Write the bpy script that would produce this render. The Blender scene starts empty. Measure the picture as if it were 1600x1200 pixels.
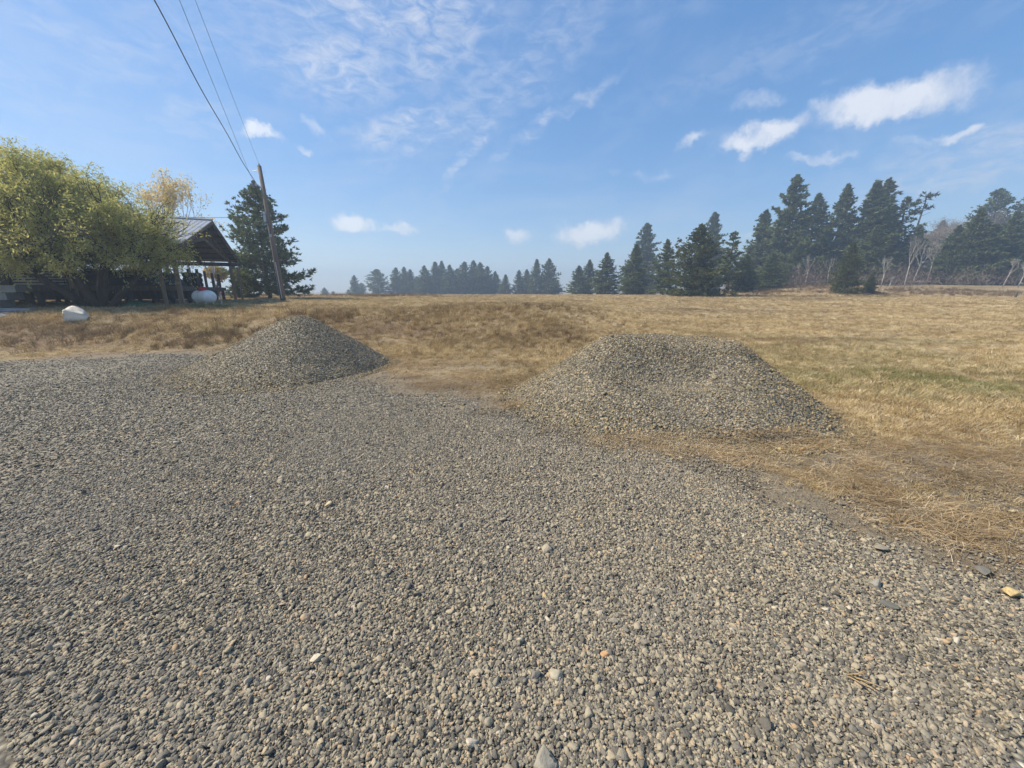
import bpy, math, random
import numpy as np
from mathutils import Vector, Matrix

SC = bpy.context.scene
COL = SC.collection
R = math.radians
rng = np.random.default_rng(7)

# ------------------------------------------------------------------ camera
CAM_Z = 1.6
PITCH = math.atan(145 / 600.0)
CP, SP = math.cos(PITCH), math.sin(PITCH)
cam = bpy.data.cameras.new('camera')
cam.sensor_width = 36.0
cam.lens = 13.5
cam.clip_start = 0.05
cam.clip_end = 5000
camo = bpy.data.objects.new('camera', cam)
COL.objects.link(camo)
camo.location = (0, 0, CAM_Z)
camo.rotation_euler = (math.pi / 2 - PITCH, 0, 0)
SC.camera = camo

# ------------------------------------------------------------------ light
SUN_EL, SUN_AZ = 48.0, -86.0           # azimuth from +Y (view direction), negative = left
sun_dir = Vector((math.sin(R(SUN_AZ)) * math.cos(R(SUN_EL)), math.cos(R(SUN_AZ)) * math.cos(R(SUN_EL)), math.sin(R(SUN_EL))))
sl = bpy.data.lights.new('sun', 'SUN')
sl.energy = 4.9
sl.angle = R(1.2)
sl.color = (1.0, 0.90, 0.74)
so = bpy.data.objects.new('sun', sl)
COL.objects.link(so)
so.rotation_euler = sun_dir.to_track_quat('Z', 'Y').to_euler()
so.location = (-40, 30, 60)

SKY_STRENGTH = 0.15
SC.view_settings.view_transform = 'Standard'
SC.view_settings.look = 'None'
SC.view_settings.gamma = 1.0
SC.view_settings.exposure = 0.48
SC.view_settings.use_curve_mapping = False
SC.cycles.use_denoising = True
SC.cycles.max_bounces = 4
SC.cycles.volume_bounces = 0
SC.cycles.adaptive_threshold = 0.02
SC.cycles.transparent_max_bounces = 8


class NT:
    """small helper for building node trees"""
    def __init__(self, tree):
        self.t = tree
        self.n = tree.nodes
        self.l = tree.links

    def new(self, typ, **kw):
        n = self.n.new(typ)
        for k, v in kw.items():
            setattr(n, k, v)
        return n

    def set(self, sock, v):
        if hasattr(v, 'node'):
            self.l.new(v, sock)
        else:
            sock.default_value = v

    def math(self, op, a, b=None, c=None, clamp=False):
        n = self.new('ShaderNodeMath', operation=op, use_clamp=clamp)
        self.set(n.inputs[0], a)
        if b is not None:
            self.set(n.inputs[1], b)
        if c is not None:
            self.set(n.inputs[2], c)
        return n.outputs[0]

    def maprange(self, v, a, b, c=0.0, d=1.0, smooth=False):
        n = self.new('ShaderNodeMapRange', interpolation_type='SMOOTHSTEP' if smooth else 'LINEAR')
        for s, x in zip(n.inputs[:5], (v, a, b, c, d)):
            self.set(s, x)
        return n.outputs[0]

    def noise(self, vec, scale, detail=3.0, rough=0.55, dist=0.0):
        n = self.new('ShaderNodeTexNoise')
        if vec is not None:
            self.l.new(vec, n.inputs['Vector'])
        n.inputs['Scale'].default_value = scale
        n.inputs['Detail'].default_value = detail
        n.inputs['Roughness'].default_value = rough
        n.inputs['Distortion'].default_value = dist
        return n.outputs['Fac']

    def mapping(self, vec, loc=(0, 0, 0), rot=(0, 0, 0), scale=(1, 1, 1), typ='POINT'):
        n = self.new('ShaderNodeMapping', vector_type=typ)
        self.l.new(vec, n.inputs[0])
        n.inputs['Location'].default_value = loc
        n.inputs['Rotation'].default_value = rot
        n.inputs['Scale'].default_value = scale
        return n.outputs[0]

    def mix(self, f, a, b, blend='MIX'):
        n = self.new('ShaderNodeMix', data_type='RGBA', blend_type=blend)
        self.set(n.inputs[0], f)
        for s, v in ((n.inputs[6], a), (n.inputs[7], b)):
            if hasattr(v, 'node'):
                self.l.new(v, s)
            else:
                s.default_value = (*v, 1) if len(v) == 3 else v
        return n.outputs[2]

    def ramp(self, fac, stops, interp='LINEAR'):
        n = self.new('ShaderNodeValToRGB')
        n.color_ramp.interpolation = interp
        e = n.color_ramp.elements
        while len(e) > 1:
            e.remove(e[-1])
        for i, (p, c) in enumerate(stops):
            el = e[0] if i == 0 else e.new(p)
            el.position = p
            el.color = (*c, 1)
        self.set(n.inputs[0], fac)
        return n.outputs[0]


def pix_dir(u, v):
    x, y = (u - 800) / 600.0, (600 - v) / 600.0
    return Vector((x, CP + SP * y, -SP + CP * y))      # depth t multiplies this


# ------------------------------------------------------------------ world: Nishita sky with thin clouds by direction
world = bpy.data.worlds.new('World')
SC.world = world
world.use_nodes = True
W = NT(world.node_tree)
W.n.clear()
wout = W.new('ShaderNodeOutputWorld')
bg = W.new('ShaderNodeBackground')
sky = W.new('ShaderNodeTexSky', sky_type='NISHITA')
sky.sun_disc = False
sky.sun_elevation = R(SUN_EL)
sky.sun_rotation = R(SUN_AZ)
sky.altitude = 700
sky.air_density = 1.0
sky.dust_density = 0.5
sky.ozone_density = 1.6
tc = W.new('ShaderNodeTexCoord')
dirv = tc.outputs['Generated']
# slow warp of the direction, so cloud edges are ragged
wn = W.new('ShaderNodeTexNoise')
W.l.new(dirv, wn.inputs['Vector'])
wn.inputs['Scale'].default_value = 11.0
wn.inputs['Detail'].default_value = 8.0
wn.inputs['Roughness'].default_value = 0.62
sub = W.new('ShaderNodeVectorMath', operation='SUBTRACT')
W.l.new(wn.outputs['Color'], sub.inputs[0])
sub.inputs[1].default_value = (0.5, 0.5, 0.5)
sc_ = W.new('ShaderNodeVectorMath', operation='SCALE')
W.l.new(sub.outputs[0], sc_.inputs[0])
sc_.inputs['Scale'].default_value = 0.10
add = W.new('ShaderNodeVectorMath', operation='ADD')
W.l.new(dirv, add.inputs[0])
W.l.new(sc_.outputs[0], add.inputs[1])
warp = add.outputs[0]
# u, v, half width px, half height px, tilt deg, strength, soft
PUFFS = [
    (1390, 160, 118, 30, -2, 1.2), (1445, 140, 70, 26, -4, 0.9), (1330, 178, 60, 20, 2, 0.8), (1185, 214, 72, 19, 4, 1.0), (1080, 224, 32, 14, 8, 0.8),
    (1180, 165, 46, 22, 0, 0.6), (1312, 128, 40, 12, 2, 0.35), (1502, 202, 30, 11, 0, 0.95), (1445, 219, 44, 12, 0, 0.5),
    (1280, 247, 64, 12, 0, 0.65), (1020, 271, 38, 10, 2, 0.6), (925, 363, 66, 22, 2, 1.15), (555, 350, 38, 14, 0, 1.2),
    (625, 358, 34, 10, 0, 1.0), (806, 369, 28, 13, 0, 0.9), (408, 217, 34, 15, -4, 0.95), (476, 240, 22, 11, -4, 0.8),
    (495, 198, 26, 16, -15, 0.7), (450, 195, 22, 9, 0, 0.4), (960, 269, 18, 6, 0, 0.4), (1160, 365, 24, 10, 0, 0.5), (780, 415, 44, 10, 0, 0.3),
]
CIRRUS = [
    (560, 40, 260, 60, 10, 0.5), (800, 120, 200, 50, 35, 0.45), (130, 70, 160, 50, 0, 0.4), (1250, 60, 300, 40, 8, 0.25), (700, 210, 170, 14, 20, 0.5),
    (620, 10, 190, 50, 4, 0.85), (520, 95, 120, 60, 4, 0.75), (690, 70, 120, 45, 30, 0.7), (630, 195, 110, 22, 16, 0.8), (730, 150, 110, 34, 45, 0.4),
    (735, 235, 80, 9, 48, 0.75), (860, 185, 120, 10, 30, 0.6), (300, 190, 70, 40, 20, 0.4), (1560, 225, 130, 40, 4, 0.8), (1480, 285, 180, 22, 4, 0.75),
    (250, 50, 90, 40, 10, 0.35), (40, 130, 120, 50, 0, 0.35), (1000, 420, 500, 30, 0, 0.25), (60, 10, 80, 30, 10, 0.3),
]


def cloud_field(items, vec):
    tot = None
    for u, v, a, b, tilt, s in items:
        c = pix_dir(u, v)
        L = c.length
        c = c / L
        e1 = Vector((c.y, -c.x, 0)).normalized()
        e2 = e1.cross(c) * 1.0
        if e2.z < 0:
            e2 = -e2
        ct, st = math.cos(R(tilt)), math.sin(R(tilt))
        f1 = e1 * ct + e2 * st
        f2 = -e1 * st + e2 * ct
        m = Matrix((f1, f2, f1.cross(f2))).transposed()
        ca = a / 600.0 / L
        cb = b / 600.0 / L
        q = W.mapping(vec, c, m.to_euler(), (ca, cb, 0.5), 'TEXTURE')
        ln = W.new('ShaderNodeVectorMath', operation='LENGTH')
        W.l.new(q, ln.inputs[0])
        o = W.maprange(ln.outputs['Value'], 0.15, 1.45, s, 0.0, True)
        tot = o if tot is None else W.math('MAXIMUM', tot, o)
    return tot


puff = cloud_field(PUFFS, warp)
cir = cloud_field(CIRRUS, warp)
n_fine = W.noise(warp, 26.0, 6.0, 0.6)
n_mid = W.noise(W.mapping(dirv, rot=(0.2, 0.35, 0.5), scale=(1.0, 1.0, 2.4)), 22.0, 6.0, 0.62, 0.6)
n_big = W.noise(W.mapping(dirv, rot=(0.0, 0.3, 0.4), scale=(1.0, 1.0, 3.0)), 3.5, 5.0, 0.6, 1.0)
pm = W.maprange(W.math('ADD', puff, W.math('MULTIPLY', W.math('SUBTRACT', n_fine, 0.5), 0.95)), 0.2, 1.15, 0.0, 0.68, True)
cm = W.math('MULTIPLY', cir, W.maprange(n_mid, 0.30, 0.72, 0.10, 1.0, True))
cm = W.math('MULTIPLY', cm, 0.8)
veil = W.maprange(n_big, 0.42, 0.75, 0.0, 0.15, True)         # faint veil that goes on all round the sky
mask = W.math('MAXIMUM', W.math('MAXIMUM', pm, cm), veil)
skyc = W.new('ShaderNodeHueSaturation')
# a hazy day's sky is more even than the clear model: soften its contrast
skg = W.new('ShaderNodeGamma')
sks = W.new('ShaderNodeVectorMath', operation='SCALE')
W.l.new(sky.outputs[0], sks.inputs[0])
sks.inputs['Scale'].default_value = SKY_STRENGTH
W.l.new(sks.outputs[0], skg.inputs[0])
skg.inputs[1].default_value = 0.55
W.l.new(skg.outputs[0], skyc.inputs['Color'])
skyc.inputs['Hue'].default_value = 0.508
skyc.inputs['Saturation'].default_value = 1.82
skyc.inputs['Value'].default_value = 0.70
cloudcol = W.ramp(W.math('ADD', W.math('MULTIPLY', n_fine, .6), W.math('MULTIPLY', puff, .25)), [(.30, (.56, .58, .64)), (.62, (.84, .82, .80))])
W.l.new(W.mix(mask, skyc.outputs[0], cloudcol), bg.inputs['Color'])
bg.inputs['Strength'].default_value = 1.0
W.l.new(bg.outputs[0], wout.inputs[0])


# ------------------------------------------------------------------ noise, terrain height, zones
def _hash(ix, iy, seed):
    h = (ix.astype(np.int64) * 374761393 + iy.astype(np.int64) * 668265263 + seed * 1442695041) & 0xFFFFFFFF
    h = ((h ^ (h >> 13)) * 1274126177) & 0xFFFFFFFF
    return ((h ^ (h >> 16)) & 0xFFFF) / 65535.0


def vnoise(x, y, seed=0):
    x = np.asarray(x, float); y = np.asarray(y, float)
    ix, iy = np.floor(x), np.floor(y)
    fx, fy = x - ix, y - iy
    fx = fx * fx * (3 - 2 * fx); fy = fy * fy * (3 - 2 * fy)
    a, b = _hash(ix, iy, seed), _hash(ix + 1, iy, seed)
    c, d = _hash(ix, iy + 1, seed), _hash(ix + 1, iy + 1, seed)
    return (a + (b - a) * fx) * (1 - fy) + (c + (d - c) * fx) * fy


def fbm(x, y, seed=0, o=4):
    s, a, t = 0, 1.0, 0
    for i in range(o):
        s = s + a * vnoise(x * 2 ** i, y * 2 ** i, seed + i * 17)
        t += a
        a *= 0.5
    return s / t


def ss(a, b, x):
    t = np.clip((np.asarray(x, float) - a) / (b - a), 0, 1)
    return t * t * (3 - 2 * t)


def gpix(u, v, z=0.0):
    d = pix_dir(u, v)
    t = (z - CAM_Z) / d.z
    return (d.x * t, d.y * t)


# outline of the gravel yard, as points on the ground
YARD = [(-9, -6), (-40, -6), (-40, 9.4)] + [gpix(*p) for p in
        [(0, 566), (100, 560), (200, 556), (300, 552), (430, 556), (560, 578), (600, 602), (690, 622), (770, 648),
         (815, 660), (850, 676), (960, 690), (1040, 702), (1110, 745), (1190, 800), (1300, 832), (1420, 852), (1600, 895)]] + [(9, 1.9), (22, -1.0), (22, -6)]
YP = np.array(YARD)


def poly_sdf(px, py, poly):
    """signed distance, positive inside"""
    px = np.asarray(px, float); py = np.asarray(py, float)
    d = np.full(px.shape, 1e9)
    inside = np.zeros(px.shape, bool)
    n = len(poly)
    for i in range(n):
        ax, ay = poly[i]
        bx, by = poly[(i + 1) % n]
        ex, ey = bx - ax, by - ay
        t = np.clip(((px - ax) * ex + (py - ay) * ey) / (ex * ex + ey * ey), 0, 1)
        d = np.minimum(d, (px - ax - t * ex) ** 2 + (py - ay - t * ey) ** 2)
        c = ((ay > py) != (by > py)) & (px < (bx - ax) * (py - ay) / (by - ay + 1e-12) + ax)
        inside ^= c
    return np.sqrt(d) * np.where(inside, 1, -1)


def height(x, y):
    x = np.asarray(x, float); y = np.asarray(y, float)
    r = np.hypot(x, y)
    bank = 0.80 * ss(9.6, 15.2, y + 0.35 * (fbm(x * .3, y * .3, 5) - .5) * 4) + 0.12 * ss(15, 22, y)
    slope = 0.62 * ss(5.0, 42.0, y) + 0.28 * ss(14, 60, y)
    m = ss(-0.5, 7.0, x - 0.18 * (y - 10))
    h = bank * (1 - m) + slope * m
    h = h - 0.9 * ss(66, 150, y) * (1 - ss(.45, .8, x / np.maximum(y, 1)))
    # hill under the wood on the right
    ang = x / np.maximum(y, 1.0)
    hill = (1.75 * ss(46, 72, y) + 0.06 * np.maximum(y - 72, 0)) * ss(.42, .82, ang)
    h = h + np.minimum(hill, 14)
    # clods and hummocks of the bank
    field = ss(9.5, 12.5, y + 3.0 * m)
    nearf = 1 - ss(60, 120, r)
    h = h + field * nearf * (0.22 * (fbm(x * .35, y * .35, 11) - .5) + 0.10 * (fbm(x * 1.3, y * 1.3, 12) - .5)) * (1 - .55 * m)
    h = h + 0.20 * np.exp(-((x + 0.2) / 3.2) ** 2 - ((y - 15.2) / 1.5) ** 2) + 0.10 * np.exp(-((x + 9) / 3.5) ** 2 - ((y - 13.2) / 1.3) ** 2)
    gravel = ss(-.3, .5, poly_sdf(x, y, YP)) if True else 0
    h = h + 0.02 * (fbm(x * .8, y * .8, 21) - .5) + 0.035 * (fbm(x * 2.1, y * 2.1, 22, 3) - .5) * (1 - gravel) * ss(3, 6, r)
    return h


def H(x, y):
    return float(height(np.array([x]), np.array([y]))[0])


def at_pix(u, t):
    """ground point seen in column u at depth t"""
    x = (u - 800) / 600.0 * t
    y = t * 1.02
    for _ in range(6):
        z = H(x, y)
        y = (t + (z - CAM_Z) * SP) / CP
    return Vector((x, y, H(x, y)))


def top_z(v, p):
    """height of a point over p whose image row is v"""
    yy = (600 - v) / 600.0
    k = (yy * CP - SP) / (CP + SP * yy)
    return CAM_Z + p.y * k


# ------------------------------------------------------------------ mesh helpers
def mesh_np(name, V, F, mat=None, smooth=False):
    V = np.asarray(V, np.float32).reshape(-1, 3)
    me = bpy.data.meshes.new(name)
    if isinstance(F, np.ndarray):
        m, k = F.shape
        me.vertices.add(len(V)); me.vertices.foreach_set('co', V.ravel())
        me.loops.add(m * k); me.loops.foreach_set('vertex_index', F.astype(np.int32).ravel())
        me.polygons.add(m)
        me.polygons.foreach_set('loop_start', np.arange(0, m * k, k, dtype=np.int32))
        me.polygons.foreach_set('loop_total', np.full(m, k, np.int32))
        me.update(calc_edges=True)
    else:
        me.from_pydata([tuple(map(float, v)) for v in V], [], F)
    if smooth:
        me.polygons.foreach_set('use_smooth', np.ones(len(me.polygons), bool))
    if mat:
        for mm in (mat if isinstance(mat, (list, tuple)) else [mat]):
            me.materials.append(mm)
    return me


def link(name, data, parent=None, loc=None):
    o = bpy.data.objects.new(name, data)
    COL.objects.link(o)
    if parent is not None:
        o.parent = parent
    if loc is not None:
        o.location = loc
    return o


def tag(o, label=None, cat=None, group=None, kind=None):
    if label: o['label'] = label
    if cat: o['category'] = cat
    if group: o['group'] = group
    if kind: o['kind'] = kind
    return o


class MB:
    def __init__(self):
        self.v = []; self.f = []; self.n = 0

    def add(self, V, F):
        V = [tuple(p) for p in V]
        self.v += V
        self.f += [tuple(i + self.n for i in q) for q in F]
        self.n += len(V)

    def box(self, c, s, m=None):
        c = Vector(c)
        P = [Vector((sx * s[0] / 2, sy * s[1] / 2, sz * s[2] / 2)) for sz in (-1, 1) for sy in (-1, 1) for sx in (-1, 1)]
        if m is not None:
            P = [m @ p for p in P]
        self.add([p + c for p in P], [(0, 2, 3, 1), (4, 5, 7, 6), (0, 1, 5, 4), (2, 6, 7, 3), (0, 4, 6, 2), (1, 3, 7, 5)])
        return self

    def bar(self, a, b, w, h):
        a, b = Vector(a), Vector(b)
        d = b - a
        q = d.to_track_quat('X', 'Z').to_matrix()
        return self.box((a + b) / 2, (d.length, w, h), q)

    def tube(self, pts, rad, sides=6, cap=True):
        pts = [Vector(p) for p in pts]
        V, F = [], []
        ref = Vector((0.31, 0.17, 0.93)).normalized()
        for i, p in enumerate(pts):
            d = (pts[min(i + 1, len(pts) - 1)] - pts[max(i - 1, 0)]).normalized()
            a = d.cross(ref)
            if a.length < 0.05:
                a = d.cross(Vector((1, 0, 0)))
            a.normalize()
            b = d.cross(a)
            r = rad[i] if hasattr(rad, '__len__') else rad
            for k in range(sides):
                t = 2 * math.pi * k / sides
                V.append(p + (a * math.cos(t) + b * math.sin(t)) * r)
        for i in range(len(pts) - 1):
            for k in range(sides):
                k2 = (k + 1) % sides
                F.append((i * sides + k, (i + 1) * sides + k, (i + 1) * sides + k2, i * sides + k2))
        if cap:
            F.append(tuple(range(sides)))
            F.append(tuple(reversed(range((len(pts) - 1) * sides, len(pts) * sides))))
        self.add(V, F)
        return self

    def lathe(self, prof, sides=20, m=None):
        """prof: (axial, radius) along local X"""
        V, F = [], []
        for a, r in prof:
            for k in range(sides):
                t = 2 * math.pi * k / sides
                p = Vector((a, r * math.cos(t), r * math.sin(t)))
                V.append(m @ p if m is not None else p)
        n = len(prof)
        for i in range(n - 1):
            for k in range(sides):
                k2 = (k + 1) % sides
                F.append((i * sides + k, (i + 1) * sides + k, (i + 1) * sides + k2, i * sides + k2))
        self.add(V, F)
        return self

    def mesh(self, name, mat, smooth=False):
        return mesh_np(name, self.v, self.f, mat, smooth)

    def build(self, name, mat, parent=None, smooth=False, loc=None):
        return link(name, self.mesh(name, mat, smooth), parent, loc)


# ------------------------------------------------------------------ materials
def new_mat(name):
    m = bpy.data.materials.new(name)
    m.use_nodes = True
    N = NT(m.node_tree)
    b = m.node_tree.nodes['Principled BSDF']
    b.inputs['Specular IOR Level'].default_value = 0.25
    b.inputs['Roughness'].default_value = 0.85
    return m, N, b


def bump(N, b, h, strength=0.3, dist=0.02):
    n = N.new('ShaderNodeBump')
    n.inputs['Strength'].default_value = strength
    n.inputs['Distance'].default_value = dist
    N.l.new(h, n.inputs['Height'])
    N.l.new(n.outputs[0], b.inputs['Normal'])


def simple_mat(name, c1, c2, scale=6.0, rough=0.8, stretch=(1, 1, 1), bstr=0.2, metal=0.0):
    m, N, b = new_mat(name)
    t = N.new('ShaderNodeTexCoord')
    v = N.mapping(t.outputs['Object'], scale=stretch)
    n = N.noise(v, scale, 5.0, 0.6)
    N.l.new(N.mix(N.maprange(n, .3, .7), c1, c2), b.inputs['Base Color'])
    b.inputs['Roughness'].default_value = rough
    b.inputs['Metallic'].default_value = metal
    if bstr:
        bump(N, b, n, bstr)
    return m


STONE_STOPS = [(0.0, (.11, .108, .10)), (.15, (.185, .18, .165)), (.32, (.255, .245, .22)), (.50, (.33, .312, .262)),
               (.64, (.43, .40, .325)), (.78, (.52, .475, .375)), (.92, (.62, .55, .41)), (.97, (.58, .42, .27)), (1.0, (.76, .72, .63))]


def stone_mat(name, stops, gain=1.0):
    m, N, b = new_mat(name)
    oi = N.new('ShaderNodeObjectInfo')
    t = N.new('ShaderNodeTexCoord')
    c = N.ramp(oi.outputs['Random'], [(p, (q[0] * gain, q[1] * gain * .955, q[2] * gain * .865)) for p, q in stops])
    v = N.new('ShaderNodeVectorMath', operation='ADD')
    N.l.new(t.outputs['Object'], v.inputs[0])
    N.l.new(oi.outputs['Location'], v.inputs[1])
    n = N.noise(v.outputs[0], 2.2, 4.0, 0.65)
    c = N.mix(1.0, c, N.ramp(n, [(.3, (.78, .78, .8)), (.7, (1.15, 1.12, 1.06))]), 'MULTIPLY')
    # dustier and cleaner patches over the yard
    big = N.noise(oi.outputs['Location'], .7, 4, .6)
    c = N.mix(N.maprange(big, .46, .66, 0, .34), c, (.275, .245, .195))
    N.l.new(c, b.inputs['Base Color'])
    b.inputs['Roughness'].default_value = 0.82
    bump(N, b, n, .25, .1)
    return m


M_STONE = stone_mat('gravel_stone', STONE_STOPS, 0.70)
M_STONE_PILE = stone_mat('pile_stone', [(p, (c[0] * 1.06, c[1] * .98, c[2] * .79)) for p, c in STONE_STOPS], 0.72)


def gravel_sheet_mat():
    m, N, b = new_mat('gravel_sheet')
    g = N.new('ShaderNodeNewGeometry')
    P = g.outputs['Position']
    vo = N.new('ShaderNodeTexVoronoi')
    vo.inputs['Scale'].default_value = 42.0
    N.l.new(P, vo.inputs['Vector'])
    sep = N.new('ShaderNodeSeparateColor')
    N.l.new(vo.outputs['Color'], sep.inputs[0])
    c = N.ramp(sep.outputs[0], [(p, (q[0] * .78, q[1] * .75, q[2] * .68)) for p, q in STONE_STOPS])
    edge = N.maprange(vo.outputs['Distance'], 0.25, 0.75, 1.0, 0.35)  # cell gaps darkened, the shade between stones put into the colour
    c = N.mix(1.0, c, edge, 'MULTIPLY')
    # dusty patches and tracks
    d = N.maprange(N.noise(P, 0.55, 4.0, .6), .50, .72, 0, .45)
    c = N.mix(d, c, (.20, .17, .13))
    N.l.new(c, b.inputs['Base Color'])
    bump(N, b, N.math('SUBTRACT', 1.0, vo.outputs['Distance']), .9, .012)
    return m


M_GRAVEL = gravel_sheet_mat()


def ground_mat():
    m, N, b = new_mat('dry_field_soil')
    g = N.new('ShaderNodeNewGeometry')
    P = g.outputs['Position']
    at = N.new('ShaderNodeAttribute', attribute_name='bare')
    n1 = N.noise(P, .35, 5, .6)
    n2 = N.noise(P, 2.6, 5, .65)
    n3 = N.noise(P, 22.0, 4, .7)
    n4 = N.noise(N.mapping(P, scale=(.05, .22, 1)), 1.0, 5, .6, .4)
    grass = N.ramp(n2, [(.25, (.215, .155, .085)), (.5, (.375, .285, .16)), (.75, (.52, .405, .24))])
    grass = N.mix(N.maprange(n1, .45, .65, 0, .55), grass, (.255, .185, .10))
    grass = N.mix(N.maprange(n4, .52, .66, 0, .65), grass, (.19, .135, .08))
    n5 = N.noise(N.mapping(P, scale=(.35, 1.1, 1)), 1.0, 4, .6, .4)
    grass = N.mix(N.maprange(n5, .52, .66, 0, .6), grass, (.18, .125, .07))
    ga = N.new('ShaderNodeAttribute', attribute_name='green')
    grass = N.mix(N.math('MULTIPLY', ga.outputs['Fac'], .65), grass, (.13, .15, .045))
    ra = N.new('ShaderNodeAttribute', attribute_name='reddish')
    soil = N.ramp(n3, [(.3, (.16, .128, .084)), (.55, (.275, .222, .148)), (.75, (.40, .33, .225))])
    rsoil = N.ramp(n3, [(.3, (.13, .08, .042)), (.7, (.24, .15, .08))])
    soil = N.mix(ra.outputs['Fac'], soil, rsoil)
    grass = N.mix(N.math('MULTIPLY', ra.outputs['Fac'], .8, clamp=True), grass, (.19, .125, .068))
    gr = N.new('ShaderNodeTexVoronoi')
    gr.inputs['Scale'].default_value = 60.0
    N.l.new(P, gr.inputs['Vector'])
    peb = N.math('MULTIPLY', N.maprange(gr.outputs['Distance'], .18, .3, 1, 0), N.maprange(n2, .45, .6, 0, .8))
    soil = N.mix(peb, soil, (.32, .31, .29))
    bare = N.maprange(N.math('ADD', at.outputs['Fac'], N.math('MULTIPLY', N.math('SUBTRACT', n2, .5), .9)), .3, .7, 0, 1, True)
    N.l.new(N.mix(bare, grass, soil), b.inputs['Base Color'])
    bump(N, b, N.math('ADD', n3, N.noise(P, 90.0, 3, .7)), .8, .03)
    return m


M_GROUND = ground_mat()


def grass_mat(name, stops, green=(.20, .21, .075), gpow=.75):
    m, N, b = new_mat(name)
    m.node_tree.nodes.remove(b)
    out = m.node_tree.nodes['Material Output']
    oi = N.new('ShaderNodeObjectInfo')
    g = N.new('ShaderNodeNewGeometry')
    P = oi.outputs['Location']
    c = N.ramp(oi.outputs['Random'], stops)
    n1 = N.noise(P, .45, 4, .6)
    n4 = N.noise(N.mapping(P, scale=(.05, .22, 1)), 1.0, 5, .6, .4)
    c = N.mix(N.maprange(n1, .48, .7, 0, .5), c, (.27, .185, .095))
    c = N.mix(N.maprange(n4, .52, .66, 0, .6), c, (.20, .145, .09))
    n5 = N.noise(N.mapping(P, scale=(.35, 1.1, 1)), 1.0, 4, .6, .4)
    c = N.mix(N.maprange(n5, .54, .66, 0, .45), c, (.22, .155, .085))
    ga = N.new('ShaderNodeAttribute', attribute_name='green', attribute_type='INSTANCER')
    c = N.mix(N.math('MULTIPLY', ga.outputs['Fac'], gpow, clamp=True), c, green)
    c = N.mix(N.math('MULTIPLY', ga.outputs['Fac'], -.36, clamp=True), c, (.30, .21, .115))     # brown, on the bank
    d = N.new('ShaderNodeBsdfDiffuse')
    tr = N.new('ShaderNodeBsdfTranslucent')
    N.l.new(c, d.inputs[0]); N.l.new(c, tr.inputs[0])
    mx = N.new('ShaderNodeMixShader')
    mx.inputs[0].default_value = .3
    N.l.new(d.outputs[0], mx.inputs[1]); N.l.new(tr.outputs[0], mx.inputs[2])
    N.l.new(mx.outputs[0], out.inputs[0])
    return m


M_GRASS = grass_mat('dry_grass', [(0, (.29, .21, .105)), (.3, (.49, .37, .19)), (.65, (.64, .505, .285)), (1, (.84, .71, .46))])
M_STRAW = grass_mat('straw', [(0, (.25, .17, .09)), (.4, (.41, .295, .16)), (.8, (.58, .44, .26)), (1, (.74, .60, .40))], gpow=.2)
M_WEED = grass_mat('brown_weed', [(0, (.13, .09, .055)), (.5, (.22, .155, .085)), (1, (.34, .25, .13))], gpow=.3)


def leaf_mat(name, stops, trans=.35, scale=.9):
    m, N, b = new_mat(name)
    m.node_tree.nodes.remove(b)
    out = m.node_tree.nodes['Material Output']
    t = N.new('ShaderNodeTexCoord')
    oi = N.new('ShaderNodeObjectInfo')
    v = N.new('ShaderNodeVectorMath', operation='ADD')
    N.l.new(t.outputs['Object'], v.inputs[0]); N.l.new(oi.outputs['Location'], v.inputs[1])
    n = N.noise(v.outputs[0], scale, 4, .7)
    at = N.new('ShaderNodeAttribute', attribute_name='tint')
    f = N.math('ADD', N.math('MULTIPLY', n, .65), N.math('MULTIPLY', at.outputs['Fac'], .35))
    c = N.ramp(f, stops)
    d = N.new('ShaderNodeBsdfDiffuse'); tr = N.new('ShaderNodeBsdfTranslucent')
    N.l.new(c, d.inputs[0]); N.l.new(c, tr.inputs[0])
    mx = N.new('ShaderNodeMixShader'); mx.inputs[0].default_value = trans
    N.l.new(d.outputs[0], mx.inputs[1]); N.l.new(tr.outputs[0], mx.inputs[2])
    N.l.new(mx.outputs[0], out.inputs[0])
    return m


M_NEEDLE = leaf_mat('pine_needles', [(.25, (.068, .09, .037)), (.5, (.142, .174, .07)), (.75, (.27, .295, .13))], .25)
M_NEEDLE2 = leaf_mat('fir_needles', [(.25, (.06, .07, .026)), (.5, (.12, .135, .05)), (.75, (.22, .23, .095))], .25)
M_WILLOW = leaf_mat('willow_leaves', [(.25, (.34, .36, .12)), (.45, (.46, .455, .15)), (.6, (.58, .53, .18)), (.78, (.74, .61, .21))], .5, .5)
M_GOLD = leaf_mat('golden_leaves', [(.25, (.48, .37, .15)), (.5, (.64, .51, .21)), (.75, (.80, .66, .31))], .5, .6)
M_YELLOW = leaf_mat('yellow_leaves', [(.25, (.28, .20, .05)), (.75, (.52, .38, .10))], .4, .6)
M_BARK = simple_mat('dark_bark', (.03, .024, .019), (.08, .063, .05), 5, .9, (1, 1, .25), .5)
M_PINEBARK = simple_mat('pine_bark', (.06, .045, .035), (.16, .11, .08), 5, .9, (1, 1, .25), .5)
M_PALE = simple_mat('pale_bark', (.24, .22, .19), (.44, .41, .37), 4, .85, (1, 1, .6), .2)
M_TWIG = simple_mat('grey_twigs', (.11, .085, .07), (.21, .17, .145), 3, .9, (1, 1, 1), 0)
M_PINKTWIG = simple_mat('tan_twigs', (.19, .155, .115), (.30, .25, .19), 3, .9, (1, 1, 1), 0)
M_WOOD = simple_mat('weathered_wood', (.055, .046, .04), (.15, .128, .108), 7, .85, (1, 1, .15), .3)
M_POST = simple_mat('brown_post', (.16, .115, .08), (.34, .27, .20), 7, .85, (1, 1, .12), .3)
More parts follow.
